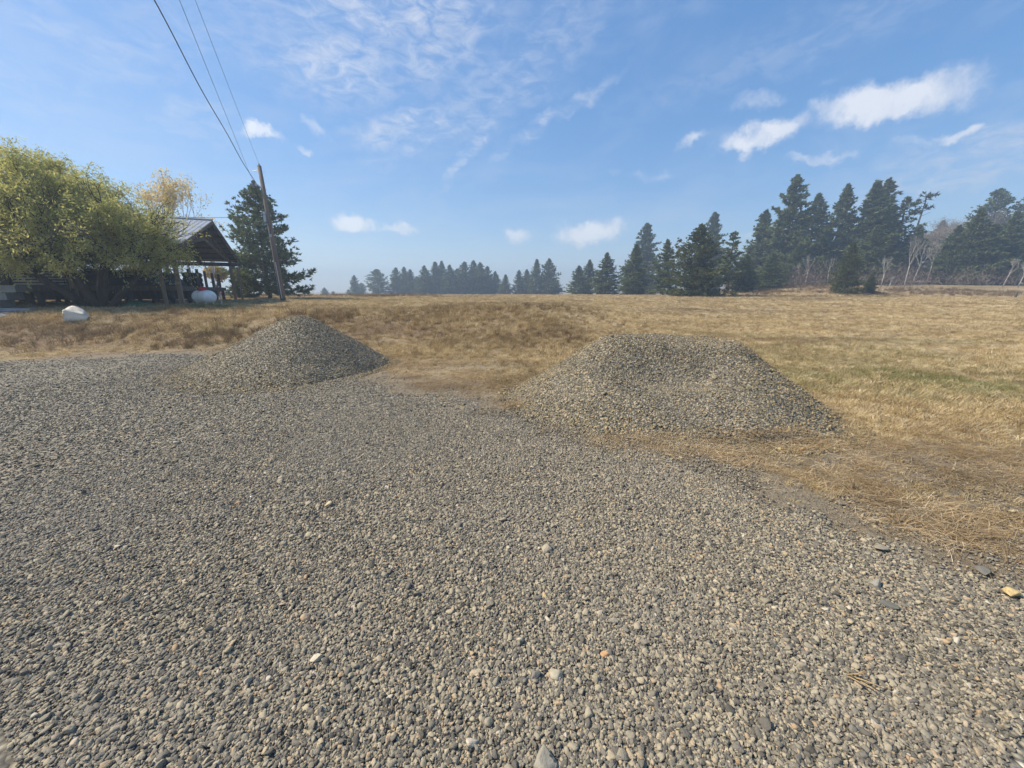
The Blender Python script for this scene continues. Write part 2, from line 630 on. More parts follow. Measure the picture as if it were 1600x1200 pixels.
M_POLE = simple_mat('pole_wood', (.10, .075, .058), (.22, .17, .13), 6, .85, (1, 1, .08), .4)
M_METAL = simple_mat('roof_metal', (.21, .24, .28), (.29, .32, .36), 1.5, .65, (1, 1, 1), .03, .1)
M_TANK = simple_mat('white_paint', (.66, .67, .66), (.80, .80, .78), 3, .45, (1, 1, 1), .02)
M_RED = simple_mat('red_paint', (.30, .012, .02), (.45, .03, .035), 3, .5, (1, 1, 1), .05)
M_TARP = simple_mat('black_tarp', (.010, .011, .013), (.03, .032, .036), 3, .4, (1, 1, 1), .4)
M_GREEN = simple_mat('green_tarp', (.012, .07, .045), (.025, .12, .07), 3, .5, (1, 1, 1), .4)
M_DARK = simple_mat('dark_metal_and_shade', (.02, .02, .022), (.055, .05, .045), 5, .6, (1, 1, 1), .2)  # dark metal; also puts shade into the shed's inner trusses, purlins and boards
M_GREYP = simple_mat('grey_panel', (.24, .25, .26), (.40, .41, .41), 8, .8, (1, 1, .3), .2)
M_WIRE = simple_mat('cable_black', (.07, .07, .075), (.13, .13, .14), 3, .6, (1, 1, 1), 0)
M_CERAMIC = simple_mat('insulator_glaze', (.10, .10, .11), (.2, .2, .21), 3, .3, (1, 1, 1), 0)
M_GALV = simple_mat('galvanised', (.38, .39, .40), (.55, .56, .57), 5, .5, (1, 1, 1), .05, .4)
M_ROCK = simple_mat('white_rock', (.64, .55, .42), (.84, .76, .64), 3.2, .85, (1, 1, 1.6), .6)
M_BLUE = simple_mat('blue_grey_sheet', (.20, .24, .28), (.42, .46, .50), 3, .5, (1, 1, 1), .1)

# ------------------------------------------------------------------ ground sheet


def axis(lo, hi, near, n):
    s = np.linspace(-1, 1, n)
    k = 5.6
    g = np.sinh(k * s) / math.sinh(k)
    return np.where(g < 0, g * -lo, g * hi) + near


def zones(X, Y):
    """bare soil, green, reddish soil"""
    sd = poly_sdf(X, Y, YP)
    nz = fbm(X * .9, Y * .9, 31)
    bare = ss(-2.0 + 1.4 * ss(-1, -4, X), -.15, sd + (nz - .5) * 1.6)
    # fan of trampled straw on the right foreground, the worn patch between the piles
    bare = np.maximum(bare, .80 * np.exp(-(np.maximum(0, np.abs(X - 4.6) - 1.4) / 1.0) ** 2 - ((Y - 3.35) / .75) ** 2))
    bare = np.maximum(bare, .50 * np.exp(-((X + .9) / 1.9) ** 2 - ((Y - 8.2) / 1.7) ** 2))
    red = .55 * ss(3, -1, X) * np.exp(-((Y - 12.4) / 1.7) ** 2) * ss(.35, .6, fbm(X * .5, Y * .8, 45)) + np.exp(-((X + 12.5) / 3.2) ** 2 - ((Y - 11.2) / 1.1) ** 2) + .7 * np.exp(-((X + 3.4) / 2.5) ** 2 - ((Y - 12.6) / .8) ** 2)
    bare = np.maximum(bare, .46 * np.clip(red, 0, 1))
    green = .75 * np.exp(-((X - 8.0) / 4.6) ** 2 - ((Y - 7.0) / 2.1) ** 2) * (.22 + .8 * ss(.42, .62, fbm(X * .8, Y * .8, 41)))
    green = np.maximum(green, .95 * np.exp(-(np.maximum(0, np.abs(X + 17.5) - 4.0) / 2) ** 2 - ((Y - 17.6 + .18 * (X + 17)) / 1.3) ** 2))  # green strip before the shed, with shed and willow shade painted in
    green = np.maximum(green, .35 * ss(.58, .72, fbm(X * .12, Y * .25, 43)))
    return np.clip(bare, 0, 1), np.clip(green, 0, 1), np.clip(red, 0, 1)


def build_ground():
    xs = axis(-720, 720, 0.0, 470)
    ys = axis(-60, 720, 3.0, 470)
    X, Y = np.meshgrid(xs, ys)
    Z = height(X, Y)
    V = np.stack([X, Y, Z], -1).reshape(-1, 3)
    ny, nx = X.shape
    idx = np.arange(nx * ny).reshape(ny, nx)
    F = np.stack([idx[:-1, :-1], idx[:-1, 1:], idx[1:, 1:], idx[1:, :-1]], -1).reshape(-1, 4)
    me = mesh_np('ground', V, F, M_GROUND, True)
    b, g, r = zones(X, Y)
    for nm, a in (('bare', b), ('green', g), ('reddish', r)):
        at = me.attributes.new(nm, 'FLOAT', 'POINT')
        at.data.foreach_set('value', a.astype(np.float32).ravel())
    o = link('ground', me)
    tag(o, 'dry golden field with bare trampled soil at its edge', 'field', kind='structure')


build_ground()


def build_yard():
    """sheet of gravel a few mm over the soil, with a ragged edge"""
    st = 0.05
    xs = np.arange(-20, 10, st)
    ys = np.arange(-1, 12.5, st)
    X, Y = np.meshgrid(xs, ys)
    sd = poly_sdf(X, Y, YP) + (fbm(X * 1.1, Y * 1.1, 51) - .5) * 1.1 + (fbm(X * 6, Y * 6, 52) - .5) * .5
    ins = sd > 0
    V = np.stack([X, Y, height(X, Y) + .008], -1).reshape(-1, 3)
    ny, nx = X.shape
    idx = np.arange(nx * ny).reshape(ny, nx)
    keep = ins[:-1, :-1] & ins[1:, :-1] & ins[:-1, 1:] & ins[1:, 1:]
    F = np.stack([idx[:-1, :-1], idx[:-1, 1:], idx[1:, 1:], idx[1:, :-1]], -1)[keep]
    used = np.unique(F)
    remap = np.full(nx * ny, -1); remap[used] = np.arange(len(used))
    o = link('gravel_yard', mesh_np('gravel_yard', V[used], remap[F], M_GRAVEL, True))
    tag(o, 'grey gravel yard surface in the foreground', 'gravel yard', kind='structure')


build_yard()


# ------------------------------------------------------------------ scatter with geometry nodes (stuff only)
def icosphere(sub):
    import bmesh
    bm = bmesh.new()
    bmesh.ops.create_icosphere(bm, subdivisions=sub, radius=1)
    V = np.array([v.co[:] for v in bm.verts]); F = np.array([[v.index for v in f.verts] for f in bm.faces])
    bm.free()
    return V, F


def stone_shape(seed, sub=2, flat=.66, cuts=10):
    r = np.random.default_rng(seed)
    V, F = icosphere(sub)
    V = V.copy()
    for _ in range(cuts):
        n = r.normal(size=3); n /= np.linalg.norm(n)
        d = r.uniform(.36, .74)
        k = V @ n
        V -= np.maximum(k - d, 0)[:, None] * n
    V *= np.array([1.0, r.uniform(.66, .9), r.uniform(flat - .14, flat + .12)])
    V += r.normal(size=V.shape) * .008
    V /= np.abs(V[:, 0]).max()
    return V, F


STONES = bpy.data.collections.new('stone_shapes')
STONES_P = bpy.data.collections.new('pile_stone_shapes')
for i in range(12):
    V, F = stone_shape(100 + i, 2)
    for colx, mt in ((STONES, M_STONE), (STONES_P, M_STONE_PILE)):
        o = bpy.data.objects.new('stone_shape', mesh_np('stone_shape', V, F, mt, False))
        colx.objects.link(o)


def scatter(name, pts, rot, scl, coll, count, parent=None, green=None, seed=1):
    n = len(pts)
    r = np.random.default_rng(seed)
    me = bpy.data.meshes.new(name)
    me.vertices.add(n)
    me.vertices.foreach_set('co', np.asarray(pts, np.float32).ravel())
    for nm, typ, arr, key in (('rot', 'FLOAT_VECTOR', rot, 'vector'), ('scl', 'FLOAT_VECTOR', scl, 'vector'),
                              ('idx', 'INT', r.integers(0, count, n), 'value'), ('green', 'FLOAT', green if green is not None else np.zeros(n), 'value')):
        a = me.attributes.new(nm, typ, 'POINT')
        a.data.foreach_set(key, np.asarray(arr, np.int32 if typ == 'INT' else np.float32).ravel())
    o = link(name, me, parent)
    gt = bpy.data.node_groups.new(name + '_scatter', 'GeometryNodeTree')
    gt.interface.new_socket('Geometry', in_out='INPUT', socket_type='NodeSocketGeometry')
    gt.interface.new_socket('Geometry', in_out='OUTPUT', socket_type='NodeSocketGeometry')
    gi = gt.nodes.new('NodeGroupInput'); go = gt.nodes.new('NodeGroupOutput')
    ip = gt.nodes.new('GeometryNodeInstanceOnPoints')
    ci = gt.nodes.new('GeometryNodeCollectionInfo')
    ci.inputs['Collection'].default_value = coll
    ci.inputs['Separate Children'].default_value = True
    ci.inputs['Reset Children'].default_value = True
    gt.links.new(gi.outputs[0], ip.inputs['Points'])
    gt.links.new(ci.outputs[0], ip.inputs['Instance'])
    ip.inputs['Pick Instance'].default_value = True

    def named(nm, typ):
        q = gt.nodes.new('GeometryNodeInputNamedAttribute')
        q.data_type = typ
        q.inputs['Name'].default_value = nm
        return q.outputs['Attribute']
    gt.links.new(named('idx', 'INT'), ip.inputs['Instance Index'])
    gt.links.new(named('rot', 'FLOAT_VECTOR'), ip.inputs['Rotation'])
    gt.links.new(named('scl', 'FLOAT_VECTOR'), ip.inputs['Scale'])
    gt.links.new(ip.outputs[0], go.inputs[0])
    md = o.modifiers.new('scatter', 'NODES')
    md.node_group = gt
    return o


def wedge(n, r0, r1, power, half=1.05, rg=rng):
    """points in the view wedge with areal density ~ r**-power"""
    e = 2 - power
    u = rg.random(n)
    r = (r0 ** e + u * (r1 ** e - r0 ** e)) ** (1 / e) if abs(e) > 1e-3 else r0 * (r1 / r0) ** u
    a = rg.uniform(-half, half, n)
    return r * np.sin(a), r * np.cos(a)


def build_gravel():
    # constant cover close by, thinning with distance, where the sheet's own colour takes over
    x1, y1 = wedge(480000, .55, 5.2, 0.25)
    x2, y2 = wedge(230000, 5.0, 15.0, 1.2)
    x3, y3 = wedge(110000, 1.8, 10, 1.0)
    x = np.concatenate([x1, x2, x3]); y = np.concatenate([y1, y2, y3])
    stray = np.arange(len(x)) >= len(x1) + len(x2)
    sd = poly_sdf(x, y, YP) + (fbm(x * 1.1, y * 1.1, 51) - .5) * 1.1 + (fbm(x * 6, y * 6, 52) - .5) * .5
    # dusty thin patches, and stragglers beyond the edge
    thin = fbm(x * .55, y * .55, 61)
    p = ss(-.05, .25, sd) * np.where((thin > .62) & (y > 3), .55, 1.0)
    p = np.maximum(p, .22 * ss(-2.2, 0, sd) * ss(.35, .6, fbm(x * 1.3, y * 1.3, 63)))
    p = np.where(stray, .95 * np.maximum(ss(-2.6, -.3, sd), .8 * np.exp(-((x + .9) / 2.0) ** 2 - ((y - 8.2) / 1.6) ** 2)) * ss(.2, -.1, sd) * ss(.28, .55, fbm(x * 2.2, y * 2.2, 64)), p)
    k = rng.random(len(x)) < p
    x, y, stray = x[k], y[k], stray[k]
    n = len(x)
    s = .0077 * np.exp(rng.normal(0, .25, n))
    s[rng.random(n) < .02] *= 1.5
    s[rng.random(n) < .0025] *= 1.5
    far = np.hypot(x, y)
    s *= 1 + .30 * ss(4.5, 10, far)
    s[stray] *= .55
    z = height(x, y) + .008 + s * rng.uniform(.05, .75, n)
    rot = np.stack([rng.normal(0, .42, n), rng.normal(0, .42, n), rng.uniform(0, 6.283, n)], -1)
    scl = s[:, None] * rng.uniform(.85, 1.2, (n, 3))
    o = scatter('gravel', np.stack([x, y, z], -1), rot, scl, STONES, 12, seed=3)
    tag(o, 'loose grey and tan crushed gravel covering the yard', 'gravel', kind='stuff')


build_gravel()


# ------------------------------------------------------------------ gravel piles
def pile_mesh(hf, x0, x1, y0, y1, st=.05):
    xs = np.arange(x0, x1, st); ys = np.arange(y0, y1, st)
    X, Y = np.meshgrid(xs, ys)
    Z = hf(X, Y)
    G = height(X, Y)
    ins = Z > .0
    V = np.stack([X, Y, G + np.maximum(Z, -.02) + .004], -1).reshape(-1, 3)
    ny, nx = X.shape
    idx = np.arange(nx * ny).reshape(ny, nx)
    keep = ins[:-1, :-1] | ins[1:, :-1] | ins[:-1, 1:] | ins[1:, 1:]
    F = np.stack([idx[:-1, :-1], idx[:-1, 1:], idx[1:, 1:], idx[1:, :-1]], -1)[keep]
    used = np.unique(F)
    remap = np.full(nx * ny, -1); remap[used] = np.arange(len(used))
    return V[used], remap[F]


def build_pile(label, hf, box, n, centre, seed):
    root = link('gravel_pile', None, None, (centre[0], centre[1], H(*centre)))
    tag(root, label, 'gravel pile', 'gravel piles on the yard')
    V, F = pile_mesh(hf, *box)
    off = np.array(root.location)
    link('mound', mesh_np('mound', V - off, F, M_GRAVEL, True), root)
    r = np.random.default_rng(seed)
    x = r.uniform(box[0], box[1], n); y = r.uniform(box[2], box[3], n)
    z = hf(x, y)
    e = .03
    gx = (hf(x + e, y) - hf(x - e, y)) / (2 * e); gy = (hf(x, y + e) - hf(x, y - e)) / (2 * e)
    sl_ = np.sqrt(1 + gx ** 2 + gy ** 2)
    k = (z > -.015) & (r.random(n) < sl_ / 1.7)
    x, y, z, gx, gy = (q[k] for q in (x, y, z, gx, gy))
    m = len(x)
    s = .0083 * np.exp(r.normal(0, .24, m))
    s *= 1 + .22 * ss(.2, .0, z)
    s[r.random(m) < .012 + .05 * ss(.2, 0, z)] *= 1.5
    zz = height(x, y) + np.maximum(z, 0) + s * r.uniform(.1, 1.0, m)
    rot = np.stack([np.arctan(gy) + r.normal(0, .4, m), -np.arctan(gx) + r.normal(0, .4, m), r.uniform(0, 6.283, m)], -1)
    scl = s[:, None] * r.uniform(.85, 1.2, (m, 3))
    o = scatter('stones', np.stack([x, y, zz], -1) - off, rot, scl, STONES_P, 12, root, seed=seed)
    o['kind'] = 'stuff'
    return root


def pile_right(x, y):
    # elongated dump pile with a flat, slightly dished top; front rim lower than the back crest
    cx, cy = 2.28, 5.62
    xr = x - cx - .20 * (y - cy); yr = y - cy
    yr = yr + .20 * xr                                    # set at a slight angle
    ang = np.arctan2(yr / .72, xr)
    wob = 1 + .10 * (fbm(x * .9 + 3, y * .9, 71) - .5) + .04 * np.cos(3 * ang + .6)
    q = np.maximum(np.abs(xr) - .70, 0)
    d = np.sqrt((q / 1.0) ** 2 + (yr / .98) ** 2) * wob
    z = (1.58 - d) * .70
    top = .94 - .12 * ss(.05, -.45, yr) * ss(-.5, .1, xr) + .03 * (fbm(x * 1.6, y * 1.6, 72) - .5)
    top = top + .03 * np.exp(-((xr + .1) / .6) ** 2 - ((yr - .3) / .4) ** 2)
    kk = .03
    z = np.where(z > top + kk, top, np.where(z < top - kk, z, top - (top + kk - z) ** 2 / (4 * kk)))
    # scoop on the front face
    z = z - .26 * np.exp(-((xr - .05) / .60) ** 2 - ((yr + .66) / .24) ** 2) + .05 * np.exp(-((xr - .25) / .8) ** 2 - ((yr + .34) / .13) ** 2)
    z = z + .05 * (fbm(x * 2.5, y * 2.5, 73) - .5) + .02 * (fbm(x * 7, y * 7, 74) - .5)
    foot = .07 * np.exp(-np.maximum(d - 1.5, 0) / .22) - .028
    return np.maximum(z, np.where(d > 1.35, foot, -1)) if True else z


def pile_left(x, y):
    cx, cy = -4.52, 8.28
    xr = x - cx; yr = y - cy
    ang = np.arctan2(yr, xr)
    wob = 1 + .16 * (fbm(x * .7 + 9, y * .7, 81) - .5) + .03 * np.cos(2 * ang + 1.0)
    d = np.sqrt(np.where(xr < 0, xr * .80, xr * 1.04) ** 2 + np.where(yr < 0, yr * .90, yr * 1.02) ** 2) * wob
    z = 1.16 - .65 * np.sqrt(d * d + .04) + .06
    z = z + .06 * (fbm(x * 2.2, y * 2.2, 83) - .5) + .02 * (fbm(x * 7, y * 7, 84) - .5)
    foot = .10 * np.exp(-np.maximum(d - 1.55, 0) / .34) - .035
    return np.maximum(z, np.where(d > 1.2, foot, -1))


build_pile('wide flat-topped gravel pile on the right, nearer the camera', pile_right, (-.5, 5.0, 3.5, 7.9), 140000, (2.02, 5.6), 91)
build_pile('pointed cone-shaped gravel pile on the left, farther off', pile_left, (-7.9, -1.8, 5.4, 11.2), 160000, (-4.42, 8.35), 92)

# larger stones lying on the gravel, each a thing
BIG = [
    (868, 1053, .034, (.40, .39, .35), 'pale grey angular stone, largest on the gravel near the bottom centre'),
    (836, 1056, .026, (.20, .21, .22), 'dark grey stone just left of the pale angular stone, bottom centre'),
    (957, 972, .030, (.33, .32, .29), 'grey rounded stone with a dark shadow, above right of the pale angular stone'),
    (945, 1023, .017, (.55, .36, .22), 'small orange-pink stone between the two large grey stones, bottom centre'),
    (851, 929, .021, (.55, .43, .29), 'flat peach-coloured stone lying alone in the middle of the gravel'),
    (852, 1196, .050, (.34, .34, .32), 'long grey stone cut off by the bottom edge of the picture'),
    (870, 1100, .020, (.47, .37, .27), 'pinkish tan stone just below the pale angular stone'),
    (1032, 1047, .026, (.36, .34, .29), 'tan grey stone leaning to the right, right of the orange-pink one'),
    (1577, 928, .043, (.56, .46, .27), 'flat bright yellow-tan stone at the right edge of the gravel'),
    (1366, 914, .042, (.30, .31, .31), 'smooth mid-grey stone left of the yellow-tan slab'),
    (1376, 857, .046, (.30, .29, .26), 'flat slab of brown-grey stone at the gravel edge below the straw'),
    (1390, 947, .040, (.13, .14, .15), 'dark slate-coloured stone below the smooth mid-grey one'),
    (512, 789, .034, (.52, .46, .36), 'light tan stone alone on the middle left of the gravel'),
    (1535, 893, .050, (.15, .155, .16), 'dark flat stone above left of the yellow-tan slab'),
    (496, 1028, .030, (.50, .48, .44), 'whitish stone on the left part of the gravel'),
]
for i, (u, v, s, c, lab) in enumerate(BIG):
    V, F = stone_shape(300 + i, 3, .5, 12)
    x, y = gpix(u, v, .02)
    r_ = random.Random(i)
    c = (c[0] * .95, c[1] * .86, c[2] * .70)
    mt = simple_mat('stone_face', tuple(q * .82 for q in c), tuple(q * 1.15 for q in c), 30, .82, (1, 1, 1), .35)
    o = link('stone', mesh_np('stone', V * s, F, mt, False), None, (x, y, H(x, y) + .012 + s * .30))
    o.rotation_euler = (r_.uniform(-.2, .2), r_.uniform(-.2, .2), r_.uniform(0, 6))
    tag(o, lab, 'stone', 'larger stones lying on the gravel')

# ------------------------------------------------------------------ grass
GRASS = bpy.data.collections.new('grass_shapes')
STRAWC = bpy.data.collections.new('straw_shapes')
WEEDC = bpy.data.collections.new('weed_shapes')


def tuft(seed, blades, hgt, spread, lean, width, mat, coll, name, wind=(.25, -.1)):
    r = np.random.default_rng(seed)
    V, F = [], []
    for b in range(blades):
        a = r.uniform(0, 6.283)
        p = np.array([math.cos(a), math.sin(a), 0]) * spread * math.sqrt(r.random())
        d2 = r.uniform(0, 6.283)
        l = lean * r.uniform(.2, 1.2)
        d = np.array([math.cos(d2) * l + wind[0], math.sin(d2) * l + wind[1], 1.0]); d /= np.linalg.norm(d)
        h = hgt * r.uniform(.5, 1.2)
        side = np.cross(d, [math.cos(d2 + 1), math.sin(d2 + 1), .2]); side /= np.linalg.norm(side)
        w = width * r.uniform(.6, 1.3)
        m = p + d * h * .55
        bend = np.array([d[0], d[1], -.35 * l - .1]) * h * .42 + np.array([0, 0, h * .30])
        tip = m + bend
        n = len(V)
        V += [p - side * w / 2, p + side * w / 2, m + side * w * .4, m - side * w * .4, tip]
        F += [(n, n + 1, n + 2), (n, n + 2, n + 3), (n + 3, n + 2, n + 4)]
    o = bpy.data.objects.new(name, mesh_np(name, np.array(V), np.array(F), mat))
    coll.objects.link(o)


for i in range(8):
    tuft(500 + i, 26, .15, .09, .85, .007, M_GRASS, GRASS, 'grass_shape')
for i in range(6):
    tuft(520 + i, 30, .34, .14, .55, .008, M_WEED, WEEDC, 'weed_shape')
for i in range(6):      # flattened straw
    r = np.random.default_rng(540 + i)
    V, F = [], []
    for b in range(16):
        a = r.normal(0, .75)
        L = r.uniform(.08, .26)
        d = np.array([math.cos(a), math.sin(a), r.uniform(-.05, .22)])
        p = np.append(r.normal(0, .09, 2), r.uniform(.004, .03))
        side = np.array([-d[1], d[0], r.uniform(-.5, .5)]); w = r.uniform(.0011, .0024)
        mid = p + d * L * .5 + np.array([0, 0, r.uniform(0, .02)])
        n = len(V)
        V += [p - side * w, p + side * w, mid + side * w, mid - side * w, p + d * L]
        F += [(n, n + 1, n + 2), (n, n + 2, n + 3), (n + 3, n + 2, n + 4)]
    o = bpy.data.objects.new('straw_shape', mesh_np('straw_shape', np.array(V), np.array(F), M_STRAW))
    STRAWC.objects.link(o)


def in_piles(x, y):
    return (pile_right(x, y) > .02) | (pile_left(x, y) > .02)


def build_grass():
    x, y = wedge(270000, 3.2, 75, 1.62, 1.08)
    sd = poly_sdf(x, y, YP)
    b, g, r = zones(x, y)
    p = ss(.1, -.9, sd + (fbm(x * .9, y * .9, 33) - .5) * 1.6) * (1 - .96 * b) ** 1.6
    p *= .35 + .65 * ss(.35, .6, fbm(x * .6, y * .6, 35))
    k = (rng.random(len(x)) < p) & ~in_piles(x, y)
    x, y, g, b = x[k], y[k], g[k], b[k]
    n = len(x)
    rr = np.hypot(x, y)
    s = rng.uniform(.5, 1.2, n) * (1 - .35 * ss(-3, -.5, poly_sdf(x, y, YP))) * (1 + .6 * ss(15, 60, rr)) * (.5 + .75 * fbm(x * .5, y * .5, 36)) * (1 - .4 * b)
    s *= 1 + .55 * ss(3, 0, x) * ss(10.5, 13, y) * ss(20, 16, y)
    z = height(x, y) - .01
    rot = np.stack([rng.normal(0, .15, n), rng.normal(0, .15, n), rng.uniform(-.9, .9, n)], -1)
    scl = np.stack([s * (1 + .5 * ss(15, 60, rr)), s * (1 + .5 * ss(15, 60, rr)), s * rng.uniform(.7, 1.2, n)], -1)
    gg = np.clip(g * 1.3 * (rng.random(n) < .35 + .6 * g), 0, 1)
    bk = ss(5, 0, x) * ss(9.5, 11.5, y) * ss(19, 15, y) * (.35 + .9 * ss(.38, .62, fbm(x * .45, y * .7, 47)))
    gg = np.where(gg > .15, gg, -np.clip(bk * rng.uniform(.5, 1.2, n), 0, 1))
    o = scatter('grass', np.stack([x, y, z], -1), rot, scl, GRASS, 8, green=gg, seed=5)
    tag(o, 'short dry golden grass with green patches over the field', 'grass', kind='stuff')
    # brown taller weeds on the bank crest, along the far field edge and right of the big pile
    x, y = wedge(90000, 8, 90, 1.5, 1.08)
    b, g, r = zones(x, y)
    q = np.exp(-((y - 15.0 - .6 * np.sin(x * .5)) / 1.9) ** 2) * ss(6, 1, x) * ss(-6.5, -3, x) * .95
    q = np.maximum(q, .7 * np.exp(-((y - 12.8) / 2.0) ** 2) * ss(4, 0, x) * ss(-17, -13, x))
    q = np.maximum(q, .9 * ss(46, 52, y) * ss(90, 80, y) * ss(.45, .7, x / y) * ss(.40, .52, fbm(x * .05, y * .25, 37)))
    q = np.maximum(q, .6 * ss(38, 45, y) * ss(64, 55, y) * ss(-.12, -.3, x / y))
    q *= ss(.42, .6, fbm(x * .45, y * .45, 38)) * .9 + .1
    k = (rng.random(len(x)) < q) & ~in_piles(x, y) & (poly_sdf(x, y, YP) < -.5)
    x, y = x[k], y[k]
    n = len(x)
    rr = np.hypot(x, y)
    s = rng.uniform(.5, 1.15, n) * (1 + .8 * ss(20, 70, rr)) * (1 - .3 * ss(20, 12, rr))
    rot = np.stack([rng.normal(0, .15, n), rng.normal(0, .15, n), rng.uniform(-3, 3, n)], -1)
    o = scatter('weeds', np.stack([x, y, height(x, y) - .01], -1), rot, np.stack([s, s, s], -1), WEEDC, 6, seed=6)
    tag(o, 'brown dead weeds on the bank crest and far field edge', 'weeds', kind='stuff')
    # flattened straw over the bare ground
    x, y = wedge(80000, 1.9, 15, 1.3, 1.05)
    sd = poly_sdf(x, y, YP) + (fbm(x * 1.1, y * 1.1, 51) - .5) * 1.1
    c = fbm(x * 1.4, y * 2.6, 39)
    q = ss(-.0, -.6, sd) * ss(.40, .62, c) * ss(-7.5, -2.2, -np.abs(sd)) * .9
    q = np.maximum(q * .6, .42 * np.exp(-((x - 4.6) / 2.2) ** 2 - ((y - 3.6) / .8) ** 2) * ss(-.2, -.6, sd) * ss(.3, .5, c))
    q = np.maximum(q, .25 * np.exp(-((x - 2.3) / 1.3) ** 2 - ((y - 3.75) / .25) ** 2))
    q = np.maximum(q, .38 * np.exp(-((x + .9) / 2.1) ** 2 - ((y - 8.0) / 1.8) ** 2) * ss(.35, .55, c))
    q = np.maximum(q, .0035)
    k = (rng.random(len(x)) < q) & ((pile_right(x, y) < .12) & (pile_left(x, y) < .05))
    x, y = x[k], y[k]
    n = len(x)
    s = rng.uniform(.32, .85, n)
    s[poly_sdf(x, y, YP) > .3] *= .35
    rot = np.stack([rng.normal(0, .08, n), rng.normal(0, .08, n), rng.normal(-.35, .75, n)], -1)
    o = scatter('straw', np.stack([x, y, height(x, y) + .004 + np.maximum(0, pile_right(x, y))], -1), rot, np.stack([s, s, s], -1), STRAWC, 6, seed=8)
    tag(o, 'flattened tan straw strewn over the bare soil', 'straw', kind='stuff')


build_grass()

# standing dead stalk clumps at the gravel edge
STALKS = [(1407, 822, .16, 'forked dry stalk standing alone at the gravel edge on the right'),
          (1242, 712, .20, 'bleached tuft of dry stems near the right foot of the flat-topped pile'),
          (1150, 688, .14, 'thin dry stems poking up at the front foot of the flat-topped pile'),
          (1330, 768, .12, 'short pale stalk cluster in the trampled straw'),
          (1325, 1058, .10, 'small sprig of dry stems lying out on the gravel, bottom right')]
for i, (u, v, h_, lab) in enumerate(STALKS):
    x, y = gpix(u, v)
    mb = MB(); r_ = random.Random(40 + i)
    for k in range(9 if i != 0 else 6):
        a = r_.uniform(-1.2, 1.2); b_ = r_.uniform(-.7, .7)
        L = h_ * r_.uniform(.6, 1.2)
        d = Vector((math.sin(a), math.sin(b_), math.cos(a) * .8 + .1)).normalized()
        mb.tube([(0, 0, -.01), d * L * .5 + Vector((0, 0, .01)), d * L + Vector((r_.uniform(-.03, .03), 0, .01))], [.0035, .003, .0012], 4)
    o = mb.build('dry_stalk_clump', M_STRAW, None, False, (x, y, H(x, y) + .005))
    if i == 4:
        o.rotation_euler = (1.1, .3, .5)
    tag(o, lab, 'dry plant', 'dry stalks at the gravel edge')


# ------------------------------------------------------------------ trees
def unit(a):
    return a / np.maximum(np.linalg.norm(a, axis=-1, keepdims=True), 1e-9)


def blades(centers, dirs, L, w, per, spread, r, tint=None):
    """needle tufts: `per` thin triangles from each centre"""
    n = len(centers)
    C = np.repeat(centers, per, 0)
    D = unit(np.repeat(dirs, per, 0) + r.normal(0, spread, (n * per, 3)))
    Lr = np.repeat(np.broadcast_to(L, (n,)), per) * r.uniform(.6, 1.25, n * per)
    S = unit(np.cross(D, r.normal(size=(n * per, 3))))
    ww = (w * r.uniform(.7, 1.4, n * per))[:, None]
    base = C - D * (Lr * .25)[:, None]
    V = np.stack([base - S * ww * .25, C + D * (Lr * .35)[:, None] - S * ww / 2, C + D * Lr[:, None], C + D * (Lr * .35)[:, None] + S * ww / 2], 1).reshape(-1, 3)
    F = np.arange(n * per * 4).reshape(-1, 4)
    return V, F


